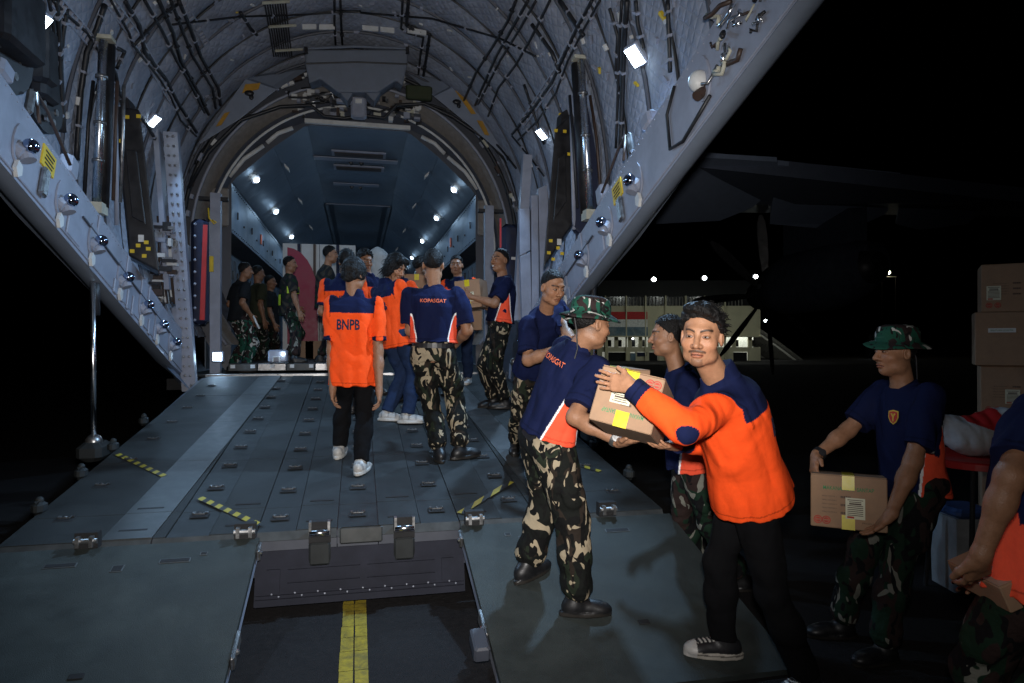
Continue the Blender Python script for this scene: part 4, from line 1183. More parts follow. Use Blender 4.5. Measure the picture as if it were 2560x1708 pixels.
def sdf_mesh(name, field, regions, material, parent, color=None, noise=None, smooth=True, keep=None):
    """regions: list of (lo, hi, res); finer boxes after the first replace the coarse surface inside them"""
    AV, AF = [], []; off = 0
    boxes = [(V(l), V(h)) for l, h, r_ in regions[1:]]
    for ri, (lo, hi, res) in enumerate(regions):
        lo, hi = V(lo) - (0 if ri else 3 * res), V(hi) + (0 if ri else 3 * res)
        D = field.eval(lo, hi, res, noise)
        v, q = nets(D, lo, res)
        if len(v) == 0: continue
        cen = v[q].mean(1)
        ok = np.ones(len(q), bool)
        if ri == 0:
            for l, h in boxes: ok &= ~np.all((cen > l + res * 1.2) & (cen < h - res * 1.2), 1)
        q = q[ok]
        AV.append(v); AF.append(q + off); off += len(v)
    v = np.concatenate(AV); q = np.concatenate(AF)
    used = np.zeros(len(v), bool); used[q.ravel()] = True
    mp = np.cumsum(used) - 1; v = v[used]; q = mp[q]
    me = bpy.data.meshes.new(name)
    me.vertices.add(len(v)); me.vertices.foreach_set('co', v.ravel())
    me.loops.add(q.size); me.loops.foreach_set('vertex_index', q.ravel().astype(np.int32))
    me.polygons.add(len(q)); me.polygons.foreach_set('loop_start', np.arange(0, q.size, 4, dtype=np.int32))
    me.polygons.foreach_set('loop_total', np.full(len(q), 4, np.int32))
    me.update(calc_edges=True); me.validate()
    if color is not None:
        at = me.color_attributes.new('Col', 'FLOAT_COLOR', 'POINT')
        cc = np.ones((len(v), 4), np.float32); cc[:, :3] = color(v)
        at.data.foreach_set('color', cc.ravel())
    return link_mesh(name, me, material, parent, smooth)

m_skin = mat('skin', (0.3, 0.15, 0.09), rough=0.46, var=0.14, vscale=45, bump=0.25, bscale=260, attr=True, spec=0.4)
m_cloth = mat('shirt_cloth', (1, 1, 1), rough=0.88, var=0.07, vscale=25, bump=0.35, bscale=22, attr=True, spec=0.12)
def wrinkles(m, scale, dist, strength):
    nt = m.node_tree; b = nt.nodes['Principled BSDF']
    tc = nt.nodes.new('ShaderNodeTexCoord'); mp = nt.nodes.new('ShaderNodeMapping'); mp.inputs['Scale'].default_value = (1.0, 1.0, 0.55); mp.inputs['Rotation'].default_value = (0.3, 0.5, 0.2)
    n = nt.nodes.new('ShaderNodeTexNoise'); n.noise_type = 'RIDGED_MULTIFRACTAL'
    n.inputs['Scale'].default_value = scale; n.inputs['Detail'].default_value = 2.5; n.inputs['Distortion'].default_value = 1.2
    nt.links.new(tc.outputs['Object'], mp.inputs[0]); nt.links.new(mp.outputs[0], n.inputs['Vector'])
    bp = nt.nodes.new('ShaderNodeBump'); bp.inputs['Strength'].default_value = strength; bp.inputs['Distance'].default_value = dist
    nt.links.new(n.outputs['Fac'], bp.inputs['Height'])
    old = b.inputs['Normal'].links
    if old: nt.links.new(old[0].from_socket, bp.inputs['Normal'])
    nt.links.new(bp.outputs[0], b.inputs['Normal'])
wrinkles(m_cloth, 4.5, 0.03, 0.9)
m_shoe = mat('shoe', (1, 1, 1), rough=0.45, var=0.15, vscale=30, attr=True)
m_trous = mat('trousers_plain', (1, 1, 1), rough=0.9, var=0.15, vscale=20, bump=0.4, bscale=18, attr=True, spec=0.1)
m_hair = mat('black_hair', (0.0055, 0.005, 0.005), rough=0.55, var=0.4, vscale=40, bump=1.0, bscale=110, spec=0.25)
m_eye = mat('eye', (1, 1, 1), rough=0.15, var=0.0, attr=True)
camo_dark = camo_mat('camo_dark', (0.006, 0.007, 0.006), [((0.014, 0.020, 0.012), 0.56, 1.0, 1.2, 9.0), ((0.022, 0.016, 0.012), 0.58, 1.1, 1.5, 3.0), ((0.34, 0.28, 0.19), 0.578, 1.1, 3.0, 17.0), ((0.004, 0.004, 0.004), 0.56, 1.5, 2.6, 31.0)], 6.6, (1.0, 1.0, 0.6))
camo_green = camo_mat('camo_green', (0.012, 0.07, 0.045), [((0.025, 0.016, 0.016), 0.50, 1.0, 1.2, 5.0), ((0.45, 0.45, 0.42), 0.60, 1.2, 1.5, 12.0), ((0.008, 0.008, 0.008), 0.63, 1.6, 2.0, 22.0)], 11.0, (1, 1, 0.8))
camo_wood = camo_mat('camo_woodland', (0.010, 0.028, 0.016), [((0.03, 0.018, 0.016), 0.50, 1.0, 1.4, 2.0), ((0.20, 0.20, 0.17), 0.60, 1.2, 1.8, 14.0), ((0.006, 0.006, 0.007), 0.56, 1.5, 2.0, 27.0)], 7.0)
for _m in (camo_dark, camo_wood): wrinkles(_m, 5.0, 0.025, 0.5)

ORANGE = np.array((0.95, 0.088, 0.014)); NAVY = np.array((0.0065, 0.0105, 0.043)); CORAL = np.array((0.92, 0.10, 0.045)); TRIM = np.array((0.92, 0.92, 0.92))
SKIN = np.array((0.33, 0.165, 0.092)); BLACK = np.array((0.006, 0.006, 0.007)); DENIM = np.array((0.018, 0.032, 0.075))
DCAMO = np.array((0.016, 0.018, 0.020))

def two_bone(a, c, l1, l2, hint):
    a, c = V(a), V(c); d = c - a; L = np.linalg.norm(d)
    s_ = max(1.0, L / ((l1 + l2) * 0.995)); l1 *= s_; l2 *= s_
    L = max(L, abs(l1 - l2) + 1e-3)
    u = d / np.linalg.norm(d); x = (L * L + l1 * l1 - l2 * l2) / (2 * L); h = math.sqrt(max(0, l1 * l1 - x * x))
    w = V(hint) - u * (V(hint) @ u); w = nrm(w)
    return a + u * x + w * h

def az(deg):
    """horizontal direction: 0 = away along the aircraft, 90 = right, 180 = towards the camera, 270 = left"""
    return V((math.sin(R(deg)), math.cos(R(deg)), 0))

def hand_prims(F, w, d, n, right, curl=0.4, spread=0.10, sc=1.0, thumb=0.5):
    d, n = nrm(d), V(n); n = nrm(n - d * (n @ d)); side = np.cross(d, n) * (1 if right else -1)
    tips = []
    L = [0.072, 0.080, 0.074, 0.058]; off = [0.030, 0.0105, -0.0095, -0.028]
    cu = curl if isinstance(curl, (list, tuple)) else [curl] * 4
    F.cone(w - d * 0.01, w + d * 0.03, 0.027 * sc, 0.024 * sc, 0.015)
    for i in range(4):
        kn = w + d * (0.088 - 0.004 * abs(i - 1)) * sc + side * off[i] * sc
        F.cone(w + d * 0.018 * sc + side * off[i] * 0.55 * sc, kn, 0.017 * sc, 0.0125 * sc, 0.014)
        dd = nrm(d + side * spread * (1.2 - 0.8 * i)); p = kn; r_ = (0.0094, 0.0092, 0.0090, 0.0080)[i] * sc
        ang = 0
        for j, fr in enumerate((0.45, 0.30, 0.25)):
            ang += cu[i] * (0.8, 1.0, 0.7)[j]
            v = dd * math.cos(ang) + n * math.sin(ang)
            q = p + v * L[i] * fr * sc * 1.08
            F.cone(p, q, r_ * 1.04, r_ * 0.9, 0.0035); p = q; r_ *= 0.92
        tips.append(p)
    b = w + d * 0.022 * sc + side * 0.024 * sc
    m = b + nrm(d * 0.75 + side * 0.8 + n * 0.35 * thumb) * 0.045 * sc
    t = m + nrm(d * (0.95) + side * (0.55 - 0.4 * thumb) + n * 0.45 * thumb) * 0.034 * sc
    F.cone(w + d * 0.012 * sc + side * 0.014 * sc, b, 0.018 * sc, 0.018 * sc, 0.012).cone(b, m, 0.0165 * sc, 0.0125 * sc, 0.010).cone(m, t, 0.0120 * sc, 0.0095 * sc, 0.006)
    return w + d * 0.09 * sc, t

def person(label, feet, pel, neck, head, face, facing, hands, elbows=None, H=1.70, shirt='kop', sleeve='short', trousers='dark', shoes='boot', hair='short',
           hat=None, hs=1.0, toes=None, knees=None, hem=0.10, loose=1.0, leg=1.0, baggy=1.0, res=1.0, skin=None, pitch=0, roll=0, hand_dirs=None, curls=None, bulk=1.0, mustache=False,
           group=None, watch=False, shoulder_fwd=(0, 0), extra=None, brow_up=0.0, palm=None, frown=0.0, smile=False, hsc=1.0, belly=0.0):
    """feet: two contact points L,R; pel, neck, head: 3d points; face: facing azimuth+; hands: wrist points L,R; everything left then right"""
    u = H / 1.70
    tone = SKIN * (1.0 if skin is None else skin)
    root = empty('person', tuple((V(feet[0]) + V(feet[1])) / 2))
    tag(root, label, 'person', group)
    seed = int(abs(pel[0] * 977 + pel[1] * 131)) % 1000
    pel, neck, head = V(pel), V(neck), V(head)
    f = az(facing); s_ = nrm(neck - pel); rt = nrm(np.cross(f, s_)); f = np.cross(s_, rt); L = np.linalg.norm(neck - pel)
    fr = [rt, f, s_]
    sh = [neck - s_ * 0.055 * u - rt * 0.175 * u * bulk + f * shoulder_fwd[0], neck - s_ * 0.055 * u + rt * 0.175 * u * bulk + f * shoulder_fwd[1]]
    hp = [pel - rt * 0.088 * u, pel + rt * 0.088 * u]
    toes = toes or [facing, facing]
    ank = [V(p) + V((0, 0, 0.085 * u)) for p in feet]
    kh = knees or [None, None]
    kn = [two_bone(hp[i], ank[i], 0.43 * u * leg, 0.405 * u * leg, (az(toes[i]) if kh[i] is None else V(kh[i]))) for i in (0, 1)]
    wr = [V(h) for h in hands]
    eh = elbows or [None, None]
    eb = []
    for i in (0, 1):
        hint = (V(eh[i]) - (sh[i] + wr[i]) / 2) if eh[i] is not None else (-f * 0.8 + rt * (0.4 if i else -0.4) - s_ * 0.3)
        eb.append(two_bone(sh[i], wr[i], 0.295 * u, 0.255 * u, hint))
    # ---------- body (skin)
    B = Field()
    hf = nrm(V(face)) if len(np.shape(face)) else az(face)
    hr = nrm(np.cross(hf, (0, 0, 1))); hu = np.cross(hr, hf)
    hf, hu = hf * math.cos(R(pitch)) + hu * math.sin(R(pitch)), hu * math.cos(R(pitch)) - hf * math.sin(R(pitch))
    hr, hu = hr * math.cos(R(roll)) + hu * math.sin(R(roll)), hu * math.cos(R(roll)) - hr * math.sin(R(roll))
    E = [hr, hf, hu]; k_ = hs * u * 1.0
    def hp_(x, y, z): return head + (hr * x + hf * y + hu * z) * k_
    def he(c, r_, k=0.02, neg=False): B.ell(hp_(*c), [q * k_ for q in r_], E, k * k_, neg)
    nb, nr = neck - s_ * 0.02 + f * 0.01, 0.060 * u
    B.torso(pel, fr, [-0.08 * u, 0, 0.25 * L, 0.62 * L, 0.85 * L, 0.97 * L], [.09 * u, .122 * u, .11 * u, .13 * u, .135 * u, .085 * u], [.07 * u, .08 * u, .078 * u, .088 * u, .078 * u, .06 * u])
    for i in (0, 1):
        B.cone(sh[i], eb[i], 0.048 * u * bulk, 0.041 * u * bulk, 0.03).cone(eb[i], eb[i] + (wr[i] - eb[i]) * 0.35, 0.042 * u * bulk, 0.042 * u * bulk, 0.025)
        B.cone(eb[i] + (wr[i] - eb[i]) * 0.3, wr[i], 0.041 * u * bulk, 0.026 * u, 0.025)
        B.cone(hp[i], kn[i], 0.07 * u, 0.05 * u, 0.03).cone(kn[i], ank[i], 0.048 * u, 0.036 * u, 0.03)
        B.cone(ank[i], V(feet[i]) + az(toes[i]) * 0.09 + V((0, 0, 0.03)), 0.022 * u, 0.014 * u, 0.012)
    B.cone(nb - s_ * 0.04, hp_(0, -0.022, -0.055), nr, 0.052 * k_, 0.03)
    he((0, -0.012, 0.040), (0.076, 0.094, 0.090), 0.02)
    he((0, 0.022, -0.035), (0.063, 0.066, 0.080), 0.035)
    he((0, 0.052, -0.098), (0.030, 0.026, 0.022), 0.030)          # chin
    for sx in (-1, 1):
        he((sx * 0.043, 0.052, -0.028), (0.026, 0.026, 0.022), 0.03)   # cheekbones
        he((sx * 0.046, 0.012, -0.078), (0.020, 0.034, 0.022), 0.03)   # jaw corners
    he((0, 0.077, 0.030), (0.050, 0.016, 0.013), 0.022)           # brow
    for sx in (-1, 1):
        he((sx * 0.033, 0.098, 0.004), (0.021, 0.017, 0.012), 0.014, True)   # eye sockets
        he((sx * 0.033, 0.0735, 0.003), (0.0165, 0.0165, 0.0125), 0.004)     # lids over the eyeball
    B.cone(hp_(0, 0.086, 0.012), hp_(0, 0.109, -0.032), 0.0080 * k_, 0.0130 * k_, 0.013 * k_)
    for sx in (-1, 1): B.ell(hp_(sx * 0.014, 0.093, -0.037), [0.0105 * k_, 0.012 * k_, 0.009 * k_], E, 0.008 * k_)
    [he((q * 0.0095, 0.084, -0.0645), (0.0135, 0.011, 0.0060), 0.008) for q in (-1, 1)]
    he((0, 0.085, -0.0775), (0.019, 0.011, 0.0072), 0.008)
    [he((q, 0.101 - abs(q) * 0.2, -0.0706 - abs(q) * 0.14), (0.010, 0.011, 0.0020), 0.003, True) for q in (-0.0155, 0, 0.0155)]
    he((0, 0.092, -0.0895), (0.016, 0.010, 0.004), 0.010, True)
    for sx in (-1, 1):
        he((sx * 0.080, -0.012, -0.006), (0.010, 0.020, 0.032), 0.008)
        he((sx * 0.089, -0.008, -0.004), (0.007, 0.011, 0.018), 0.006, True)
    tips = []
    for i in (0, 1):
        fa = nrm(wr[i] - eb[i])
        hd = fa if hand_dirs is None or hand_dirs[i] is None else V(hand_dirs[i])
        pn = (rt if i == 0 else -rt) if palm is None or palm[i] is None else V(palm[i])
        tips.append(hand_prims(B, wr[i], hd, pn, i == 1, 0.35 if curls is None else curls[i], 0.10, u * hsc))
    eyec = [hp_(sx * 0.033, 0.0735, 0.003) for sx in (-1, 1)]
    def skin_col(v):
        q = v - head; X = q @ hr / k_; Y = q @ hf / k_; Z = q @ hu / k_
        c = np.tile(tone, (len(v), 1))
        def blend(w, col):
            w = np.clip(w, 0, 1)[:, None]; c[:] = c * (1 - w) + np.array(col) * w
        fr_ = (Y > 0.03) & (np.abs(X) < 0.09) & (np.abs(Z) < 0.16)
        g = lambda d, s1: np.exp(-(d / s1) ** 2)
        blend(fr_ * 0.35 * g(np.hypot(np.abs(X) - 0.045, Z + 0.03), 0.03), tone * np.array((1.25, 1.0, 0.95)))
        # brows: arched line from inner to outer end
        t = np.clip((np.abs(X) - 0.012) / 0.042, 0, 1); bz = 0.0235 + 0.008 * np.sin(t * 2.4) + brow_up - frown * (1 - t)
        blend(fr_ * (np.abs(X) > 0.011) * (np.abs(X) < 0.056) * np.clip((0.0058 - np.abs(Z - bz)) / 0.0025, 0, 1) * 0.92, (0.012, 0.009, 0.008))
        # lips
        ZL = Z + 0.0705 + (-7.0 * X * X if smile else 6.0 * X * X)
        lm = np.abs(ZL) < 0.0105 * np.sqrt(np.clip(1 - (X / 0.027) ** 2, 0, 1))
        blend(fr_ * lm * (Y > 0.07) * 0.8, tone * np.array((0.85, 0.55, 0.55)))
        blend(fr_ * (np.abs(ZL) < 0.0020) * (np.abs(X) < 0.024) * (Y > 0.07), (0.05, 0.02, 0.018))
        if smile: blend(fr_ * (np.abs(ZL - 0.001) < 0.004) * (np.abs(X) < 0.017) * (Y > 0.07), (0.8, 0.78, 0.72))
        if mustache:
            blend(fr_ * (Y > 0.06) * np.clip(1.3 - np.abs(Z + 0.0545 + 5.0 * X * X) / 0.0065, 0, 1) * (np.abs(X) < 0.035) * 0.85, (0.015, 0.010, 0.009))
            blend(fr_ * (Z < -0.088) * (Z > -0.13) * (np.abs(X) < 0.024) * 0.5, (0.02, 0.013, 0.011))
        blend(fr_ * g(np.hypot(np.abs(X) - 0.013, (Z + 0.0425) * 1.6), 0.0055) * (Y > 0.085) * 0.8, (0.04, 0.015, 0.012))
        # eyes: lid line, white, iris
        ex = np.abs(X) - 0.033; ez = Z - 0.003; el = 0.0052 * np.sqrt(np.clip(1 - (ex / 0.0155) ** 2, 0, 1))
        near = fr_ * (Y > 0.068)
        blend(near * (np.abs(ez) < el + 0.002) * (np.abs(ex) < 0.017) * 0.6, (0.05, 0.025, 0.018))
        # stubble on shaved sides and nape
        blend(((Z > -0.055) & (Y < 0.02) & (Z < 0.14) & (np.abs(q).max(1) < 0.2)) * 0.55 * np.clip((0.02 - Y) / 0.03, 0, 1) * (np.hypot(np.abs(X) - 0.085, Z) > 0.03) * np.clip((Z + 0.055) / 0.03, 0, 1), (0.03, 0.022, 0.018))
        return c
    near = res < 0.9
    lo, hi = B.bounds()
    reg = [(lo, hi, 0.0085 if near else 0.0125)]
    hl, hh = head - V((0.135, 0.135, 0.15)) * k_, head + V((0.135, 0.135, 0.15)) * k_
    reg.append((hl, hh, 0.0034 if near else 0.0055))
    for i in (0, 1):
        c = (wr[i] + tips[i][0]) / 2; reg.append((c - 0.155 * u * hsc, c + 0.155 * u * hsc, 0.0042 if near else 0.0065))
    body = sdf_mesh('body', B, reg, m_skin, root, skin_col)
    # eyeballs
    for e in eyec:
        me = MB().ball(e + hf * 0.0034 * k_, 0.0138 * k_, 20, 14, (1.0, 1, 0.56), hr, hf, hu)
        o = me.build('eye', m_eye, body, smooth=True)
        at = o.data.color_attributes.new('Col', 'FLOAT_COLOR', 'POINT')
        for vi, v in enumerate(o.data.vertices):
            q = V(v.co) - e; a = math.hypot(q @ hr, (q @ hu)) / k_
            at.data[vi].color = (0.008, 0.005, 0.004, 1) if (a < 0.0072 and q @ hf > 0) else (0.42, 0.37, 0.34, 1)
    # ---------- trousers
    T = Field()
    tb = 0.20 * u
    cs = {'dark': 1.12, 'green': 1.12, 'wood': 1.12, 'black': 0.98, 'jeans': 1.03}[trousers] * baggy
    T.torso(pel, fr, [-0.06 * u, 0, 0.08 * u, tb], [.135 * u, .158 * u, .153 * u, .134 * u], [.105 * u, .118 * u, .108 * u, .092 * u], 0.03)
    for i in (0, 1):
        T.cone(hp[i] + s_ * -0.01, kn[i], 0.092 * u * cs, 0.066 * u * cs, 0.03)
        a1 = ank[i] + (kn[i] - ank[i]) * (0.12 if shoes == 'boot' else 0.02)
        T.cone(kn[i], kn[i] + (a1 - kn[i]) * 0.45, 0.066 * u * cs, 0.066 * u * cs, 0.03).cone(kn[i] + (a1 - kn[i]) * 0.4, a1 + nrm(a1 - kn[i]) * 0.04, 0.066 * u * cs, 0.057 * u * cs, 0.03, cap=(a1, nrm(a1 - kn[i])))
        if trousers in ('dark', 'green', 'wood'):          # cargo pocket and bloused cuff
            lg_ = nrm(kn[i] - hp[i]); ou = rt * (1 if i else -1); ou = nrm(ou - lg_ * (ou @ lg_)); fw_ = np.cross(lg_, ou)
            T.ell(hp[i] + (kn[i] - hp[i]) * 0.62 + ou * 0.068 * u * cs, (0.026 * u, 0.062 * u, 0.080 * u), [ou, fw_, lg_], 0.008)
            T.cone(a1 + (kn[i] - a1) * 0.10, a1 + (kn[i] - a1) * 0.05, 0.064 * u * cs, 0.062 * u * cs, 0.02)
    T.cut(pel + s_ * tb, s_, 0.01, (pel + s_ * tb, 0.3))
    lo, hi = T.bounds()
    tm = {'dark': camo_dark, 'green': camo_green, 'wood': camo_wood}.get(trousers, m_trous)
    tc = {'black': BLACK * 0.9, 'jeans': DENIM}.get(trousers, BLACK)
    tr = sdf_mesh('trousers', T, [(lo, hi, 0.008 if near else 0.011)], tm, root, lambda v: np.tile(tc, (len(v), 1)), fold_noise(0.0095, seed + 1, 11, 16, 52))
    if hem < 0:
        bl = MB(); n = 28; c0 = pel + s_ * (-hem - 0.028) * u
        ring = lambda g, z: [c0 + s_ * z + rt * (0.166 * u + g) * math.cos(6.2832 * j / n) + f * (0.126 * u + g) * math.sin(6.2832 * j / n) for j in range(n + 1)]
        bl.grid([ring(0, -0.02), ring(0.006, -0.02), ring(0.006, 0.02), ring(0, 0.02)]).build('belt', m_black, tr, fix=False)
    # ---------- shirt
    S = Field()
    hm = -hem * u
    z_, rx, ry = [hm, 0.0, 0.22 * L, 0.45 * L, 0.70 * L, 0.86 * L, 0.95 * L, 1.0 * L], [.194, .188, .174, .175, .183, .174, .125, .075], [.153, .148, .134, .132, .133, .113, .085, .066]
    rx, ry = [q * loose for q in rx[:-2]] + rx[-2:], [q * (1 + (loose - 1) * 1.5) for q in ry[:-2]] + ry[-2:]
    if hm > -0.02:
        kp = [i for i in range(1, 8) if z_[i] > hm + 0.02]; z_ = [hm] + [z_[i] for i in kp]; rx = [rx[1]] + [rx[i] for i in kp]; ry = [ry[1]] + [ry[i] for i in kp]
    S.torso(pel, fr, z_, [q * u * (0.5 + 0.5 * bulk) for q in rx], [q * u for q in ry], 0.03)
    cuffs = []
    for i in (0, 1):
        ua = eb[i] - sh[i]
        S.cone(sh[i] - s_ * 0.004, sh[i] + ua * 0.35, 0.066 * u * bulk, 0.066 * u * bulk, 0.05)
        if sleeve == 'short':
            e = sh[i] + ua * 0.78
            S.cone(sh[i] + ua * 0.3, sh[i] + ua * 0.84, 0.068 * u * bulk, 0.072 * u * bulk, 0.03, cap=(e, nrm(ua))); cuffs.append((e, nrm(ua)))
        else:
            fa = wr[i] - eb[i]; e = wr[i] - nrm(fa) * 0.012
            S.cone(sh[i] + ua * 0.3, eb[i], 0.068 * u * bulk, 0.060 * u * bulk, 0.03).cone(eb[i], eb[i] + fa * 0.6, 0.060 * u * bulk, 0.054 * u * bulk, 0.03).cone(eb[i] + fa * 0.5, e + nrm(fa) * .03, 0.052 * u * bulk, 0.038 * u, 0.03, cap=(e, nrm(fa))); cuffs.append((e, nrm(fa)))
    S.cut(pel + s_ * hm, -s_, 0.006, (pel + s_ * hm, 0.32))
    nc_ = neck + f * 0.012
    S.cone(nc_ - s_ * 0.05, nc_ + s_ * 0.012, 0.076 * u, 0.070 * u, 0.02)
    if shirt == 'bnpb': S.cone(nc_ - s_ * 0.02, nc_ + s_ * 0.038, 0.070 * u, 0.064 * u, 0.008)
    top = nc_ + s_ * (0.045 if shirt == 'bnpb' else 0.010) + f * -0.0
    S.cut(top, s_ + f * (0.35), 0.004, (top, 0.14))
    def shirt_col(v):
        q = v - pel; X = q @ rt / u; Y = q @ f / u; Z = q @ s_ / u; l = L / u
        c = np.tile(NAVY, (len(v), 1))
        dist = [None, None]; along = [None, None]
        arm = np.zeros(len(v), bool)
        for i in (0, 1):
            ua = nrm(eb[i] - sh[i]); w = v - sh[i]; al = w @ ua
            dist[i] = al
            out = (v - pel) @ rt / u * (1 if i else -1)
            lim = (0.26 * u if sleeve == 'short' else 9.0)
            arm |= (al < lim) & (out > 0.178 * (0.5 + .5 * bulk) * loose) & (al > 0.02) | (al < lim) & ((np.linalg.norm(w - ua * np.clip(al, 0, 9)[:, None], axis=1) < 0.085 * u * bulk) & (al > 0.09) & (np.hypot(X / (0.19 * loose), Y / (0.15 * loose)) > 1.05))
            if sleeve == 'long':
                fa = nrm(wr[i] - eb[i]); w2 = v - eb[i]; a2 = w2 @ fa
                arm |= (a2 > 0.02) & (np.linalg.norm(w2 - fa * a2[:, None], axis=1) < 0.075 * u * bulk)
        if shirt == 'bnpb':
            c[:] = ORANGE
            yoke = (~arm) & (Z > l - 0.135) & (np.abs(X) < 0.185)
            yoke |= (Z > l - 0.02) & (~arm) & (np.hypot(X, Y) < 0.13)
            c[yoke] = NAVY
            for i in (0, 1):
                e, d = cuffs[i]; a = (v - e) @ d
                c[(a > -(0.055 if sleeve == 'long' else 0.030)) & (np.linalg.norm(v - e - d * a[:, None], axis=1) < (0.065 if sleeve == 'long' else 0.080 * bulk)) & (a < 0.05) & (np.hypot(X / (0.19 * loose), Y / (0.15 * loose)) > (0 if sleeve == 'long' else 1.02))] = NAVY
                if sleeve == 'long':
                    ua = nrm(eb[i] - sh[i]); fa = nrm(wr[i] - eb[i]); od = nrm(ua - fa)
                    pc_ = eb[i] + (od * 0.045 - FW * 0.04) * u; w = v - pc_; ax = nrm(ua + fa)
                    la = w @ ax; lr = np.sqrt(np.clip((w * w).sum(1) - la ** 2, 0, None))
                    c[(np.hypot(la / (0.085 * u), lr / (0.050 * u)) < 1)] = NAVY
        elif shirt == 'kop':
            zt = l - 0.16; zz = np.clip((zt - Z) / 0.42, 0, 1.2)
            for sx in (-1, 1):
                x = X * sx
                side = (x > 0.04) & (Z < zt) & ~arm
                ang = np.arctan2(Y + 0.01, x)            # 0 = straight out to the side
                hw = 0.10 + 0.62 * zz ** 0.8; ce = -0.05 - 0.10 * zz
                inn = side & (np.abs(ang - ce) < hw)
                edge = side & (np.abs(np.abs(ang - ce) - hw) < 0.034)
                c[inn] = CORAL; c[edge & (zz > 0.0)] = TRIM
            if belly >= 0:
                for i in (0, 1):
                    e, d = cuffs[i]; a = (v - e) @ d; bk = ((v - e) @ f) < -0.02 * u
        elif shirt == 'camo':
            c[:] = DCAMO
            g = np.sin(v[:, 0] * 31 + 2 * np.sin(v[:, 2] * 17)) * np.sin(v[:, 2] * 27 + 2 * np.sin(v[:, 0] * 23 + 1))
            c[g > 0.45] = np.array((0.05, 0.045, 0.035)); c[g < -0.6] = np.array((0.014, 0.03, 0.016))
        elif shirt == 'dark': c[:] = np.array((0.012, 0.014, 0.016))
        elif shirt == 'olive': c[:] = np.array((0.03, 0.035, 0.022))
        st = (np.abs(Z - (hm / u + 0.024)) < 0.0028) & ~arm
        for i in (0, 1):
            e, d = cuffs[i]; a = (v - e) @ d
            st |= (np.abs(a + 0.024) < 0.0028) & (np.linalg.norm(v - e - d * a[:, None], axis=1) < 0.085)
            out = X * (1 if i else -1); st |= (np.abs(out - 0.172) < 0.0035) & (Z > l - 0.17) & (Z < l)
        c[st] *= 0.55
        return c
    lo, hi = S.bounds()
    shm = sdf_mesh('shirt', S, [(lo, hi, 0.0052 if near else (0.0075 if res < 1.2 else 0.0095))], m_cloth, root, shirt_col, fold_noise(0.0115, seed + 2, 11, 12, 52, s_))
    # ---------- shoes
    for i in (0, 1):
        Fo = Field(); d = az(toes[i]); c = V(feet[i]); zv = V((0, 0, 1)); sd = np.cross(d, zv)
        big = 1.12 if shoes != 'boot' else 1.05
        slope = 0.0
        if abs(c[0]) < 2.1 and c[1] < RY1 and c[2] > 0.02: slope = (RS if c[1] > RY0 - .05 else TS) * d[1]
        dz = nrm(d + zv * slope); nz = np.cross(sd, dz)
        def fp3(a, h, w=0): return c + dz * a * u + nz * h * u + sd * w * u
        Fo.ell(fp3(-0.035, 0.045), [0.042 * u, 0.05 * u, 0.05 * u], [sd, dz, nz], 0.02)
        Fo.ell(fp3(0.06, 0.040), [0.043 * u * big, 0.10 * u, 0.045 * u], [sd, dz, nz], 0.03)
        Fo.ell(fp3(0.125, 0.032), [0.046 * u * big, 0.062 * u, 0.034 * u], [sd, dz, nz], 0.02)
        Fo.torso(fp3(0.045, 0), [sd, dz, nz], [0.0, 0.026 * u], [0.048 * u * big, 0.048 * u * big], [0.143 * u, 0.143 * u], 0.006)
        up = ank[i] + (kn[i] - ank[i]) * (0.30 if shoes == 'boot' else 0.06)
        Fo.cone(fp3(-0.012, 0.06), up, 0.046 * u, 0.050 * u if shoes == 'boot' else 0.044 * u, 0.03)
        Fo.cut(fp3(0, 0.0), -nz, 0.004, (fp3(0, 0), 0.22)); Fo.cut(up, kn[i] - ank[i], 0.006, (up + (kn[i] - ank[i]) * 0.2, 0.12))
        def shoe_col(v):
            h = (v - c) @ nz / u; a = (v - c) @ dz / u; w = (v - c) @ sd / u
            if shoes == 'boot':
                cc = np.tile(np.array((0.010, 0.010, 0.011)), (len(v), 1)); cc[h < 0.022] = np.array((0.024, 0.021, 0.018))
                cc[(h > 0.06) & (a > -0.02) & (np.abs(w) < 0.022) & (np.sin(h * 300) > 0.3)] = np.array((0.035, 0.034, 0.032))
            elif shoes == 'white':
                cc = np.tile(np.array((0.42, 0.41, 0.39)), (len(v), 1)); cc[(np.sin(a * 90) > 0.7) & (h > 0.04)] = np.array((0.25, 0.25, 0.25)); cc[h < 0.03] = np.array((0.5, 0.49, 0.46))
            else:
                cc = np.tile(np.array((0.014, 0.014, 0.016)), (len(v), 1))
                cc[h < 0.032] = np.array((0.42, 0.39, 0.34)); cc[(h < 0.024) & (h > 0.018)] = np.array((0.10, 0.09, 0.08))
                cc[(a > 0.135) & (h < 0.075)] = np.array((0.46, 0.45, 0.43))
                lace = (h > 0.05) & (a > 0.03) & (a < 0.13) & (np.abs(w) < 0.028) & (np.sin(a * 330 + np.abs(w) * 90) > 0.35); cc[lace] = np.array((0.55, 0.54, 0.5))
            return cc
        lo, hi = Fo.bounds()
        sdf_mesh('shoe', Fo, [(lo, hi, 0.005 if near else 0.009)], m_shoe, root, shoe_col)
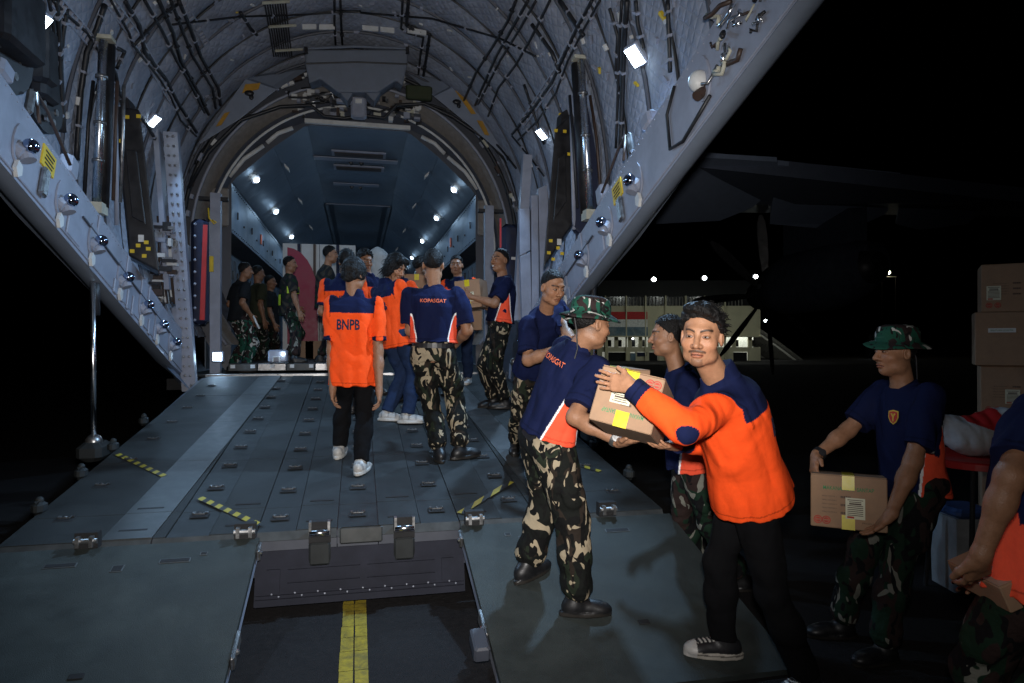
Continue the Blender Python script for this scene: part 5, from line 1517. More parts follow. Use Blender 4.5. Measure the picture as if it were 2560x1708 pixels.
    # ---------- hair
    if hair:
        Hh = Field()
        def hh_(c, r_, k=0.012, neg=False): Hh.ell(hp_(*c), [q * k_ for q in r_], E, k * k_, neg)
        th = {'crew': 0.004, 'short': 0.009, 'medium': 0.017, 'quiff': 0.012, 'long': 0.020, 'curly': 0.022}[hair]
        hh_((0, -0.014, 0.042), (0.0755 + th * .7, 0.094 + th * 0.8, 0.091 + th), 0.012)
        if hair in ('quiff',):
            hh_((0.012, 0.045, 0.118), (0.058, 0.052, 0.026), 0.02); hh_((-0.030, 0.055, 0.100), (0.04, 0.04, 0.026), 0.02)
            for sx in (-1, 1): hh_((sx * 0.070, 0.02, 0.045), (0.018, 0.04, 0.055), 0.02)
        if hair == 'medium':
            hh_((0, -0.075, -0.030), (0.058, 0.035, 0.05), 0.03)
            for sx in (-1, 1): hh_((sx * 0.075, -0.005, 0.01), (0.018, 0.05, 0.06), 0.02)
        if hair == 'long':
            for sx in (-1, 1):
                hh_((sx * 0.080, -0.02, -0.02), (0.026, 0.062, 0.085), 0.02)
                hh_((sx * 0.045, 0.062, 0.095), (0.040, 0.036, 0.034), 0.02)
            hh_((0, -0.085, -0.045), (0.070, 0.035, 0.07), 0.03)
        line = {'crew': 0.005, 'short': -0.005, 'medium': -0.045, 'quiff': -0.03, 'long': -0.12, 'curly': -0.02}[hair]
        fz = 0.082 if hair != 'crew' else 0.088
        # hairline: a tilted plane from the forehead to the nape, open over the face
        p0 = hp_(0, 0.070, fz); p1 = hp_(0, -0.10, -0.062 + line * 0.3)
        if hair in ('crew', 'short', 'curly', 'quiff'):
            ax_ = nrm(p0 - p1); Hh.cut(p0, np.cross(ax_, hr) if np.cross(ax_, hr) @ hu < 0 else -np.cross(ax_, hr), 0.01)
        else:
            hh_((0, 0.115, -0.03), (0.070, 0.075, 0.118), 0.012, True)
            pz = hp_(0, -0.05, -0.075 + (line * 0.6 if hair == 'long' else 0)); Hh.cut(pz, -hu + hf * 0.1, 0.02)
        lo, hi = Hh.bounds()
        am = {'crew': 0.0012, 'short': 0.003, 'medium': 0.006, 'quiff': 0.005, 'long': 0.006, 'curly': 0.009}[hair]
        ho = sdf_mesh('hair', Hh, [(lo, hi, 0.0045 if near else 0.0065)], m_hair, body, None, fold_noise(am, seed + 5, 9, 45 if hair != 'curly' else 90, 150 if hair != 'curly' else 180, None))
        # loose strands break the outline
        if res < 1.6:
            rs = np.random.RandomState(seed + 9); st = MB()
            vv = ho.data.vertices; idxs = rs.randint(0, len(vv), {'short': 320, 'crew': 420}.get(hair, 300))
            for ix in idxs:
                p = V(vv[ix].co); nn_ = V(vv[ix].normal)
                if (p - head) @ hu < -0.02 * k_ and hair != 'long': continue
                if hair == 'quiff': dd = nrm(-hr * 0.75 - hf * 0.55 - nn_ * 0.15 + rs.normal(size=3) * 0.22)
                elif hair in ('long', 'medium'): dd = nrm(nn_ * 0.4 - hu * 0.9 + rs.normal(size=3) * 0.3)
                else: dd = nrm(nn_ * 0.8 + rs.normal(size=3) * 0.5)
                ln = {'crew': 0.007, 'short': 0.013, 'medium': 0.04, 'quiff': 0.034, 'long': 0.06, 'curly': 0.025}[hair] * rs.uniform(0.5, 1.2)
                p -= nn_ * 0.003
                st.tube([p, p + dd * ln * 0.5 + nn_ * 0.005, p + dd * ln - hu * ln * 0.15], [0.0022, 0.0018, 0.0005], 4, cap=False)
            if st.v: tag(st.build('hair_strands', m_hair, body, fix=False), kind='stuff')
    # ---------- camouflage bush hat
    if hat:
        n = 40; rows = []
        prof = [(0.150, -0.030), (0.142, -0.022), (0.115, -0.004), (0.098, 0.006), (0.096, 0.030), (0.094, 0.055), (0.086, 0.078), (0.060, 0.090), (0.0, 0.094)]
        for j, (r_, z) in enumerate(prof):
            row = []
            for i in range(n + 1):
                a = 2 * math.pi * i / n
                wob = (0.012 * math.sin(2 * a + seed) + 0.008 * math.sin(3 * a + 1.3 * seed)) * max(0, (r_ - 0.095) / 0.055)
                x = r_ * math.cos(a) * 0.94; y = r_ * math.sin(a) * 1.12 - 0.010
                row.append(hp_(x, y, z + 0.052 + wob))
            rows.append(row)
        ht = MB().grid(rows).build('bush_hat', camo_green if hat == 'green' else camo_wood, root, smooth=True, fix=False)
        sd_ = ht.modifiers.new('thickness', 'SOLIDIFY'); sd_.thickness = 0.004; sd_.offset = 1
        band = [[hp_(0.100 * math.cos(a) * 0.94, 0.100 * math.sin(a) * 1.12 - 0.010, z + 0.052) for a in np.linspace(0, 2 * math.pi, n + 1)] for z in (0.010, 0.028)]
        MB().grid(band).build('hat_band', mat('green_webbing', (0.015, 0.10, 0.07), rough=0.8), ht, smooth=True, fix=False)
        cd = hp_(0.02, -0.12, 0.02)
        MB().tube([cd, cd + V((0.01, 0, -0.06)), cd + V((0.015, 0, -0.16)), cd + V((0.0, 0, -0.21))], 0.004, 6).build('chin_cord', m_black, ht)
    if watch is not False:
        i = 1 if watch[0] == 'R' else 0; watch = 'R' if watch == 'R' else 'black'
        fa = nrm(wr[i] - eb[i]); c = wr[i] - fa * 0.025
        u1 = nrm(np.cross(fa, (0, 0, 1))); u2 = np.cross(fa, u1)
        rows = [[c + fa * a + (u1 * math.cos(t) + u2 * math.sin(t)) * (0.033 * u + g) for t in np.linspace(0, 6.2832, 25)] for a, g in ((-0.011, 0), (-0.011, 0.004), (0.011, 0.004), (0.011, 0))]
        wa = MB().grid(rows).build('watch_strap', m_steel if watch == 'R' else m_black, root, fix=False)
        MB().cyl(c + nrm(-FW + V((0, 0, .3))) * 0.034, c + nrm(-FW + V((0, 0, .3))) * 0.043, 0.018, 16).build('watch_case', m_steel if watch == 'R' else m_black, wa)
    return dict(root=root, shirt=shm, body=body, pel=pel, neck=neck, s=s_, rt=rt, f=f, u=u, L=L, head=head, hr=hr, hf=hf, hu=hu, wr=wr, eb=eb, sh=sh, k=k_)

def lettering(P, txt, origin, ex, ey, nrm_out, height, width, m, name='back_lettering', bold=0.0, cuts=(10, 4)):
    """letters laid onto the shirt's surface"""
    me, w = text_mesh(txt, height, width, bold)
    bm = bmesh.new(); bm.from_mesh(me)
    for i in range(1, cuts[0]):
        bmesh.ops.bisect_plane(bm, geom=bm.verts[:] + bm.edges[:] + bm.faces[:], plane_co=(w * i / cuts[0], 0, 0), plane_no=(1, 0, 0))
    for i in range(1, cuts[1]):
        bmesh.ops.bisect_plane(bm, geom=bm.verts[:] + bm.edges[:] + bm.faces[:], plane_co=(0, height * i / cuts[1], 0), plane_no=(0, 1, 0))
    bmesh.ops.triangulate(bm, faces=bm.faces[:])
    s_ = P['shirt'].data
    bv = BVHTree.FromPolygons([v.co for v in s_.vertices], [tuple(p.vertices) for p in s_.polygons])
    ex, ey, no = nrm(ex), nrm(ey), nrm(nrm_out)
    last = 0.0
    for v in bm.verts:
        p = V(origin) + ex * (v.co.x - w / 2) + ey * (v.co.y - height / 2)
        hit = bv.ray_cast(Vector(p + no * 0.35), Vector(-no))
        if hit[0] is not None: last = (V(hit[0]) - p) @ no
        v.co = Vector(p + no * (last + 0.0035))
    bm.to_mesh(me); bm.free()
    return link_mesh(name, me, m, P['shirt'])
m_print_navy = mat('navy_print', tuple(NAVY), rough=0.8, var=0.05)
m_print_or = mat('orange_print', (0.75, 0.16, 0.06), rough=0.8, var=0.1)

# ================================================================== the people of the photograph
def L3(px, z, d): return CAM + FW * d + RT * ((px - 1280.0) / FPX) * d + V((0, 0, z - CH))
def stand(feet, H, pxs, d=None, hunch=0.0):
    m = (V(feet[0]) + V(feet[1])) / 2
    if d is None: d = float((m - CAM) @ FW)
    z = m[2]; sp = float(np.linalg.norm((V(feet[0]) - V(feet[1]))[:2]))
    zp = z + 0.512 * H - 0.10 * sp * sp
    return L3(pxs[0], zp, d), L3(pxs[1], zp + 0.308 * H, d - hunch), L3(pxs[2], zp + 0.308 * H + 0.108 * H, d - hunch * 1.2), d

GRP = None
# --- man in orange long sleeves passing a box
P1 = person('moustached man in long-sleeved orange and navy shirt handing over a carton, looking at the camera',
    [at_z(2010, 1735, 0.0), on(1806, 1640, 'toe')], Q(1872, 1205, 3.12), Q(1806, 946, 2.98), Q(1754, 842, 2.86), 219, 296,
    [Q(1580, 966, 2.74), Q(1690, 1112, 3.10)], [Q(1650, 1062, 2.60), Q(1770, 1120, 3.25)], H=1.78, shirt='bnpb', sleeve='long', trousers='black', shoes='canvas', hair='quiff',
    hs=0.965, toes=[255, 282], hem=0.07, loose=1.12, res=0.5, pitch=-3, roll=4, hand_dirs=[Q(1505, 950, 2.83) - Q(1580, 966, 2.77), Q(1635, 1118, 3.02) - Q(1690, 1112, 3.10)],
    palm=[FW + V((0, 0, -0.05)), V((-0.5, 0, 0.9))], curls=[[0.10, 0.08, 0.10, 0.14], 0.3], mustache=True, bulk=0.90, skin=1.12, shoulder_fwd=(0.03, 0.02), hsc=0.90)
# --- soldier in bush hat seen from behind
P2 = person('soldier seen from behind in green camouflage bush hat, reaching right to take the carton',
    [on(1318, 1447, 'toe'), on(1442, 1537, 'toe')], Q(1366, 1100, 3.72), Q(1438, 866, 3.60), Q(1478, 812, 3.56), 74, 76,
    [Q(1520, 1040, 3.62), Q(1548, 1104, 3.24)], [None, Q(1450, 1085, 3.30)], H=1.70, shirt='kop', trousers='dark', hair='crew', hat='green', toes=[60, 96], hem=-0.05, res=0.5,
    pitch=-6, hand_dirs=[V((0.9, 0.2, 0.3)), Q(1632, 1100, 3.12) - Q(1548, 1104, 3.24)], palm=[V((0, -0.3, 0.9)), V((0.0, 0.1, 1.0))], curls=[0.3, [0.06, 0.05, 0.05, 0.1]], watch='R', leg=0.94, baggy=1.12, bulk=1.0, shoulder_fwd=(0.05, 0.05), skin=0.9)
# --- soldier in profile behind the boxes
P3 = person('short-haired soldier in navy T-shirt in profile behind the man in orange',
    [at_z(1850, 1475, 0), at_z(1745, 1440, 0)], Q(1722, 1142, 4.42), Q(1702, 922, 4.35), Q(1668, 842, 4.33), 288, 285,
    [Q(1612, 1030, 4.15), Q(1610, 1000, 4.55)], None, H=1.72, trousers='wood', hair='short', toes=[290, 280], res=0.8, pitch=2, hem=0.05, skin=0.85)
# --- soldier looking down, on the ramp's right edge
P4 = person('soldier in plain navy T-shirt looking down on the right edge of the ramp',
    [on(1385, 1160, 'ramp'), on(1290, 1128, 'ramp')], Q(1338, 905, 5.62), Q(1362, 776, 5.30), Q(1381, 720, 5.15), 158, 150,
    [Q(1450, 885, 5.00), Q(1392, 872, 4.98)], [None, Q(1300, 862, 5.2)], H=1.70, trousers='dark', hair='crew', toes=[150, 200], res=0.8, pitch=-16, hs=1.02, hem=0.06, skin=0.95, shirt='plain', bulk=1.05)
# --- soldier with box on the right
P5 = person('soldier in dark camouflage bush hat carrying a taped carton at the right',
    [at_z(2205, 1655, 0), at_z(2098, 1592, 0)], Q(2282, 1205, 3.52), Q(2262, 960, 3.52), Q(2238, 882, 3.50), 279, 277,
    [Q(2226, 1286, 3.18), Q(2040, 1140, 3.62)], [Q(2310, 1170, 3.3), Q(2120, 1100, 3.8)], H=1.66, trousers='wood', hair='crew', hat='green', toes=[268, 285], res=0.7, pitch=2,
    hand_dirs=[Q(2196, 1312, 3.22) - Q(2226, 1286, 3.18), Q(2030, 1195, 3.55) - Q(2040, 1140, 3.62)], palm=[-RT + FW * 0.6, V((0.9, -0.2, -0.1))], curls=[0.25, 0.45], watch='Rb', hem=0.06, skin=0.95)
# --- soldier cut by the right edge
P6 = person('soldier in navy T-shirt with orange side panel, cut by the picture right edge',
    [at_z(2590, 2060, 0), at_z(2640, 1980, 0)], Q(2596, 1420, 2.25), Q(2640, 985, 2.25), Q(2676, 855, 2.25), 300, 338,
    [Q(2450, 1390, 2.06), Q(2480, 1390, 2.42)], [Q(2500, 1250, 1.8), None], H=1.74, trousers='wood', hair='short', res=0.7, hem=0.07, hand_dirs=[Q(2440, 1450, 2.12) - Q(2450, 1390, 2.06), None], palm=[FW, None], bulk=0.90, loose=1.08, skin=0.8)
# --- BNPB man from behind
f7 = [on(848, 1142, 'ramp'), on(902, 1182, 'ramp')]
a, b, c, d = stand(f7, 1.68, (882, 884, 886), 5.52)
P7 = person('man seen from behind in short-sleeved orange shirt with navy yoke and black trousers',
    f7, a, b, c, 40, 8, [Q(832, 975, 5.42), Q(948, 978, 5.42)], [Q(830, 880, 5.5), Q(945, 880, 5.5)], H=1.68, shirt='bnpb', trousers='black', shoes='white', hair='medium', toes=[10, 20], hem=0.20, res=0.8,
    curls=[0.5, 0.5], skin=0.8, pitch=-6)
# --- long haired man
f8 = [on(968, 1052, 'ramp'), on(1018, 1058, 'ramp')]
a, b, c, d = stand(f8, 1.74, (990, 966, 988), None)
P8 = person('long-haired man in orange shirt and blue jeans looking down to the right',
    f8, a, b + V((0, 0, -0.02)), c + V((0.0, 0, -0.04)), 128, 52, [Q(1000, 760, d + 0.25), Q(1018, 765, d - 0.12)], [None, Q(995, 785, d - 0.1)], H=1.74, shirt='bnpb', trousers='jeans', shoes='white', hair='long', toes=[100, 95], knees=[az(60), az(60)], hem=0.12, res=0.8, pitch=-24, skin=1.1)
# --- lettered navy T-shirt from behind
f9 = [on(1098, 1152, 'ramp'), on(1152, 1147, 'ramp')]
a, b, c, d = stand(f9, 1.76, (1083, 1086, 1083), None)
P9 = person('broad soldier seen from behind in navy T-shirt with orange lettering across the shoulders',
    f9, a, b, c, 8, 10, [Q(1052, 858, d + 0.26), Q(1142, 858, d + 0.26)], [Q(1026, 830, d + 0.02), Q(1174, 830, d + 0.02)], H=1.76, trousers='dark', hair='crew', toes=[350, 70], knees=[az(5), az(15)], hem=-0.085, res=0.7, bulk=1.06, skin=0.9)
# --- smiling soldier
f10 = [on(1262, 1022, 'ramp'), on(1235, 1018, 'ramp')]
a, b, c, d = stand(f10, 1.78, (1248, 1262, 1250), 7.55)
P10 = person('smiling soldier in navy T-shirt holding a carton beside the padded curtain',
    f10, a, b, c, 242, 275, [Q(1176, 742, 7.25), Q(1170, 752, 7.7)], [Q(1218, 770, 7.2), None], H=1.78, trousers='dark', hair='crew', toes=[275, 260], hem=-0.06, res=0.8, skin=0.85, smile=True, pitch=4, bulk=1.0)
# --- face between them
f11 = [on(1170, 958, 'ramp'), on(1128, 958, 'ramp')]
a, b, c, d = stand(f11, 1.68, (1152, 1148, 1141), 8.9)
P11 = person('man in orange and navy shirt facing the camera behind the carton',
    f11, a, b, c, 195, 200, [Q(1172, 770, 8.55), Q(1120, 772, 8.55)], None, H=1.68, shirt='bnpb', trousers='jeans', shoes='white', hair='short', res=1.3, hem=0.14, skin=0.8)
# --- more helpers behind the first row
f12 = [on(852, 1028, 'ramp'), on(884, 1030, 'ramp')]
a, b, c, d = stand(f12, 1.74, (858, 858, 868), None)
P12 = person('helper in orange shirt half hidden behind the man seen from behind',
    f12, a, b, c, 30, 12, [Q(840, 800, d + .2), Q(890, 800, d + .2)], None, H=1.74, shirt='bnpb', trousers='black', hair='short', res=1.3, skin=0.8)
f13 = [on(905, 985, 'ramp'), on(935, 985, 'ramp')]
a, b, c, d = stand(f13, 1.74, (925, 922, 912), None)
P13 = person('curly-haired helper in orange shirt left of the long-haired man',
    f13, a, b, c, 150, 120, [Q(960, 780, d - .2), Q(930, 790, d - .3)], None, H=1.74, shirt='bnpb', trousers='black', hair='curly', res=1.3, skin=0.8, pitch=-10)
f21 = [on(1000, 1002, 'ramp'), on(1032, 1002, 'ramp')]
a, b, c, d = stand(f21, 1.70, (1004, 1002, 994), None)
P21 = person('helper in orange shirt hidden behind the long-haired man, one sleeve reaching right',
    f21, a, b, c, 60, 60, [Q(1030, 760, d + .1), Q(1058, 738, d + .05)], [None, Q(1040, 740, d - .1)], H=1.70, shirt='bnpb', trousers='black', hair='short', res=1.5, skin=0.8)
f19 = [on(1046, 962, 'ramp'), on(1072, 962, 'ramp')]
a, b, c, d = stand(f19, 1.68, (1058, 1056, 1052), None)
P19 = person('dark-haired helper in dark clothes half hidden by the broad soldier',
    f19, a, b, c, 60, 60, [Q(1040, 800, d + .1), Q(1075, 800, d + .1)], None, H=1.68, shirt='dark', trousers='black', hair='short', res=1.5, skin=0.7)
# --- soldiers in the hold
f14 = [at_z(722, 905, 1.335), at_z(738, 907, 1.335)]
a, b, c, d = stand(f14, 1.64, (722, 722, 725), 10.4)
P14 = person('soldier in camouflage with yellow-green vest patches standing on the cargo pallet',
    f14, a, b, c, 95, 70, [Q(742, 770, d + .1), Q(748, 780, d - .25)], None, H=1.64, shirt='camo', trousers='wood', hair='crew', toes=[80, 90], res=1.2, hem=0.1, skin=0.8)
f15 = [at_z(802, 905, 1.335), at_z(822, 906, 1.335)]
a, b, c, d = stand(f15, 1.78, (812, 815, 826), 10.4)
P15 = person('tall soldier in dark T-shirt in front of the white board',
    f15, a, b, c, 85, 80, [Q(812, 790, d + .1), Q(812, 800, d - .2)], None, H=1.78, shirt='camo', trousers='wood', hair='crew', toes=[85, 80], res=1.2, hem=0.08, skin=0.95)
f16 = [on(580, 930, 'floor'), on(612, 932, 'floor')]
a, b, c, d = stand(f16, 1.66, (598, 602, 614), 10.2)
P16 = person('soldier in green camouflage trousers nearest the left wall of the hold',
    f16, a, b, c, 70, 55, [Q(610, 785, d + .2), Q(628, 790, d - .1)], None, H=1.66, shirt='dark', trousers='green', hair='crew', toes=[60, 70], res=1.2, skin=0.75, hem=0.06)
f17 = [on(632, 922, 'floor'), on(655, 922, 'floor')]
a, b, c, d = stand(f17, 1.70, (645, 645, 645), 11.1)
P17 = person('soldier in olive shirt standing in the shade of the hold, middle of three',
    f17, a, b, c, 60, 60, [Q(635, 800, d), Q(660, 800, d - .2)], None, H=1.70, shirt='olive', trousers='wood', hair='crew', res=1.5, skin=0.6)
f18 = [on(668, 917, 'floor'), on(688, 917, 'floor')]
a, b, c, d = stand(f18, 1.62, (676, 676, 676), 11.9)
P18 = person('shorter soldier in dark clothes in the shade of the hold, rightmost of three',
    f18, a, b, c, 100, 90, [Q(668, 810, d), Q(686, 810, d - .2)], None, H=1.62, shirt='dark', trousers='wood', hair='crew', res=1.5, skin=0.65)

# ---------- lettering on the shirts
def back(P, txt, zf, h, w, m, dx=0.0, tilt=0.0, bold=0.0, cuts=(10, 4)):
    o = P['pel'] + P['s'] * P['L'] * zf + P['rt'] * dx
    return lettering(P, txt, o, P['rt'], P['s'], -P['f'], h * P['u'], w * P['u'], m, 'back_lettering', bold, cuts)
back(P7, 'BNPB', 0.56, 0.085, 0.185, m_print_navy, -0.02, bold=0.03)
back(P8, 'BNPB', 0.57, 0.085, 0.185, m_print_navy, bold=0.045)
back(P12, 'BNPB', 0.57, 0.085, 0.185, m_print_navy, bold=0.045)
back(P1, 'BNPB', 0.56, 0.085, 0.185, m_print_navy, bold=0.045)
back(P9, 'KOPASGAT', 0.79, 0.030, 0.205, m_print_or, bold=0.012)
back(P2, 'KOPASGAT', 0.84, 0.030, 0.205, m_print_or, bold=0.012)
m_badge_r = mat('badge_red', (0.45, 0.03, 0.02), rough=0.7); m_badge_y = mat('badge_gold', (0.6, 0.38, 0.04), rough=0.6)
def badge(P, dx, zf):
    s_ = P['shirt'].data
    bv = BVHTree.FromPolygons([v.co for v in s_.vertices], [tuple(p.vertices) for p in s_.polygons])
    p = P['pel'] + P['s'] * P['L'] * zf + P['rt'] * dx
    hit = bv.ray_cast(Vector(p + P['f'] * 0.4), Vector(-P['f']))
    if hit[0] is None: return
    c = V(hit[0]); n_ = V(hit[1]); ex = nrm(np.cross(n_, P['s'])); ey = np.cross(ex, n_) * -1
    if ey @ P['s'] < 0: ey = -ey
    sh_ = [(-.026, .03), (0, .036), (.026, .03), (.027, -.002), (.016, -.026), (0, -.038), (-.016, -.026), (-.027, -.002)]
    b = MB().prism([c + ex * x + ey * y + n_ * 0.001 for x, y in sh_], n_ * 0.003).build('chest_badge', m_badge_y, P['shirt'])
    MB().prism([c + ex * x * 0.8 + ey * y * 0.8 + n_ * 0.0042 for x, y in sh_], n_ * 0.0012).build('badge_field', m_badge_r, P['shirt'])
    MB().prism([c + ex * x + ey * y + n_ * 0.0056 for x, y in ((-.014, .016), (-.004, .0), (-.004, -.022), (.004, -.022), (.004, .0), (.014, .016), (.006, .02), (0, .008), (-.006, .02))], n_ * 0.001).build('badge_emblem', m_badge_y, P['shirt'])
badge(P5, -0.075, 0.70); badge(P4, -0.08, 0.74)
# yellow-green vest patches of the soldier on the pallet
m_hiv = mat('hi_vis_yellow', (0.45, 0.62, 0.03), rough=0.7, var=0.15)
for z0, z1 in ((0.10, 0.42), (0.45, 0.66)):
    P = P14; rows = []
    a0, a1 = (-2.6, -1.2) if z0 < 0.2 else (-0.5, 1.2)
    for z in np.linspace(z0, z1, 4):
        rows.append([P['pel'] + P['s'] * P['L'] * z + (P['rt'] * 0.192 * math.cos(t) + P['f'] * 0.152 * math.sin(t)) for t in np.linspace(a0, a1, 10)])
    MB().grid(rows).build('vest_patch', m_hiv, P['shirt'], fix=False)

# ================================================================== cartons
m_card = mat('cardboard', (0.33, 0.205, 0.125), rough=0.85, var=0.10, vscale=18, dirt=(0.25, 0.16, 0.10), dscale=5, damt=0.4, bump=0.1, bscale=60)
m_tape = mat('yellow_tape', (0.62, 0.52, 0.015), rough=0.35, var=0.12, vscale=20)
m_label = mat('paper_label', (0.62, 0.61, 0.46), rough=0.8, var=0.06)
m_green_ink = mat('green_ink', (0.05, 0.22, 0.09), rough=0.8, var=0.3, vscale=40)
m_red_ink = mat('red_ink', (0.42, 0.06, 0.04), rough=0.8, var=0.3, vscale=40)
m_dark_ink = mat('dark_ink', (0.09, 0.06, 0.05), rough=0.8, var=0.3, vscale=40)
def carton(label, c, size, ex, ez, full=True, flip=False, group=None, tape=True, lab=True, open_flap=False, green=True, labx=0.09):
    """ex: along the printed face, ez: up; the printed face looks along -ey"""
    c = V(c); ex = nrm(ex); ez = V(ez); ez = nrm(ez - ex * (ez @ ex)); ey = np.cross(ez, ex)
    w, d, h = size
    root = empty('cardboard_box', tuple(c - ez * h / 2)); tag(root, label, 'box', group)
    MB().cbox(c, (w, d, h), 0.004, ex, ey, ez).build('carton', m_card, root)
    for s_ in (-1, 1):   # top flaps meeting in the middle, slightly proud
        MB().box(c + ez * (h / 2 + 0.0022) + ey * s_ * d * 0.2485, (w - 0.004, d / 2 - 0.004, 0.003), ex, ey, nrm(ez + ey * 0.012 * s_)).build('flap', m_card, root)
    F = c - ey * d / 2
    q = -1 if flip else 1
    X, Z = ex * q, ez * q
    if tape:
        tw = 0.055
        MB().box(c + ez * (h / 2 + 0.0058), (tw, d + 0.004, 0.0012), ex, ey, ez).build('tape', m_tape, root)
        MB().box(F + ez * (h / 2 - 0.032) - ey * 0.0012, (tw, 0.0012, 0.068), ex, ey, ez).build('tape', m_tape, root)
        MB().box(F - ez * (h / 2 - 0.032) - ey * 0.0012, (tw * 1.05, 0.0012, 0.068), ex, ey, ez).build('tape', m_tape, root)
    if full:
        text_on_plane('printed_words', 'MAKANAN SIAP SANTAP', F + Z * h * 0.26, X, Z, 0.019, w * 0.66, m_green_ink, root, 0.015, 0.0016) if green else None
        for i in range(5):
            text_on_plane('printed_line', 'MENU NOMOR %d' % (i + 1), F - X * w * 0.25 + Z * (h * 0.10 - 0.019 * i), X, Z, 0.006, w * 0.19, m_dark_ink, root, 0.0, 0.0016)
            b = MB()
            for k in range(14):
                b.box(F + X * (-w * 0.10 + k * 0.0034) + Z * (h * 0.10 - 0.019 * i) - ey * 0.0012, (0.0014 + 0.001 * (k % 3), 0.001, 0.011), ex, ey, ez)
            if i % 2 == 0: tag(b.build('barcode', m_dark_ink, root), kind='stuff')
        for k, xx in enumerate((-0.40, -0.29)):
            for rr_, mm in ((0.020, m_red_ink), (0.015, m_card), (0.0125, m_red_ink)):
                MB().prism([F + X * (w * xx + rr_ * math.cos(a)) - Z * (h * 0.36 - rr_ * math.sin(a)) - ey * (0.0012 + 0.02 * (0.020 - rr_)) for a in np.linspace(0, 6.283, 19)[:-1]], ey * -0.0004).build('stamp', mm, root)
            MB().box(F + X * w * xx - Z * h * 0.36 - ey * 0.0022, (0.022, 0.0006, 0.004), ex, ey, ez).build('stamp_bar', m_card, root)
        text_on_plane('printed_note', 'PRODUKSI', F + X * w * 0.28 - Z * h * 0.36, X, Z, 0.008, w * 0.2, m_dark_ink, root, 0.0, 0.0016)
    if lab:
        lw, lh = (0.085, 0.10); lc = F + X * w * labx - Z * h * 0.10 - ey * 0.003
        MB().box(lc, (lw, 0.001, lh), ex, ey, ez).build('paper_label', m_label, root)
        pr = MB()
        for i in range(9):
            pr.box(lc + Z * (0.040 - 0.009 * i) - ey * 0.0009, (lw * (0.8 if i not in (1, 2) else 0.62), 0.0006, 0.0035 if i not in (2,) else 0.007), ex, ey, ez)
        tag(pr.build('label_text', m_dark_ink, root), kind='stuff')
        MB().box(lc - Z * 0.042 - X * 0.02 - ey * 0.0009, (0.03, 0.0006, 0.009), ex, ey, ez).build('label_stamp', m_red_ink, root)
    return root
# the box being handed over
tl, tr_, bl_ = Q(1510, 914, 2.90), Q(1666, 950, 2.80), Q(1468, 1046, 2.86)
exb, ezb = tr_ - tl, tl - bl_
wb_, hb_ = np.linalg.norm(exb), np.linalg.norm(ezb)
eyb = nrm(np.cross(nrm(ezb), nrm(exb)))
ctr = (tl + tr_) / 2 - nrm(ezb) * hb_ / 2 + eyb * 0.19
carton('tilted carton with yellow tape passed between the man in orange and the hatted soldier', ctr, (wb_, 0.38, hb_), exb, ezb, flip=True)
# second carton behind it
carton('carton with open-looking top just behind the tilted carton', Q(1525, 965, 3.95), (0.34, 0.30, 0.22), RT + FW * 0.35 - UP * 0.08, UP + RT * 0.12, full=False, lab=False)
carton('carton carried by the soldier at the right', Q(2118, 1250, 3.46) + V((0, 0, 0.0)), (0.335, 0.34, 0.252), RT * 1.0 - FW * 0.47, UP + FW * 0.14)
carton('carton held by the smiling soldier', Q(1180, 738, 7.42), (0.28, 0.30, 0.30), RT * 1.0 - FW * 0.25 + UP * 0.10, UP, lab=True, green=False)
carton('carton with yellow tape behind the broad soldier shoulder', Q(1046, 712, 8.2), (0.30, 0.30, 0.22), RT, UP, full=False, lab=False)
carton('carton half hidden under the arm of the soldier at the right edge', Q(2530, 1425, 2.27), (0.26, 0.26, 0.09), RT + UP * 0.45, UP - RT * .45, full=False, lab=False)
carton('carton hugged by the long-haired man', Q(1018, 800, 7.15), (0.30, 0.30, 0.30), RT, UP, full=False, lab=False)
carton('carton held by the man facing the camera', Q(1172, 800, 8.55), (0.34, 0.28, 0.26), RT, UP, full=False, lab=False)
# the tall stack at the right edge
rr = random.Random(4)
sx0 = 2502
zs = 0.05; d0 = 4.9; k = 0
names = ['bottom', 'second lowest', 'third lowest', 'third highest', 'second highest', 'topmost']
rowh = [0.34, 0.34, 0.36, 0.36, 0.38, 0.34]
for i in range(6):
    h = rowh[i]; off = (0.0, 0.015, -0.01, 0.01, -0.03, 0.015)[i]
    base = L3(2540, 0, d0) + RT * off
    carton('%s carton of the tall stack at the right' % names[i], V((base[0], base[1], zs + h / 2)), (0.46, 0.36, h - 0.006), RT - FW * 0.6, UP, full=i in (2, 3, 5), lab=i in (3, 5), tape=False, green=False, labx=(-0.34 if i == 5 else -0.10))
    if i < 5 or True:
        b2 = base + nrm(RT - FW * 0.6) * 0.475
        carton('%s carton in the rear column of the tall stack' % names[i], V((b2[0], b2[1], zs + h / 2 + (0.03 if i == 5 else 0))), (0.46, 0.36, h - 0.006), RT - FW * 0.58, UP, full=False, lab=False, tape=False)
    zs += h
pl = MB()
pr_ = empty('wooden_pallet', tuple(L3(2590, 0, 4.95))); tag(pr_, 'low wooden pallet under the tall carton stack', 'pallet')
m_wood = mat('pallet_wood', (0.22, 0.15, 0.09), rough=0.85, var=0.3, vscale=10)
for i in range(3): MB().box(L3(2590, 0.02, 4.8 + 0.2 * i), (1.1, 0.08, 0.03), RT, FW, UP).build('runner', m_wood, pr_)
for i in range(6): MB().box(L3(2590, 0.04, 5.0) + RT * (-0.5 + 0.2 * i), (0.12, 0.6, 0.012), RT, FW, UP).build('plank', m_wood, pr_)
lb = at_z(2490, 828, 0); p = Q(2505, 826, d0 - 0.12)
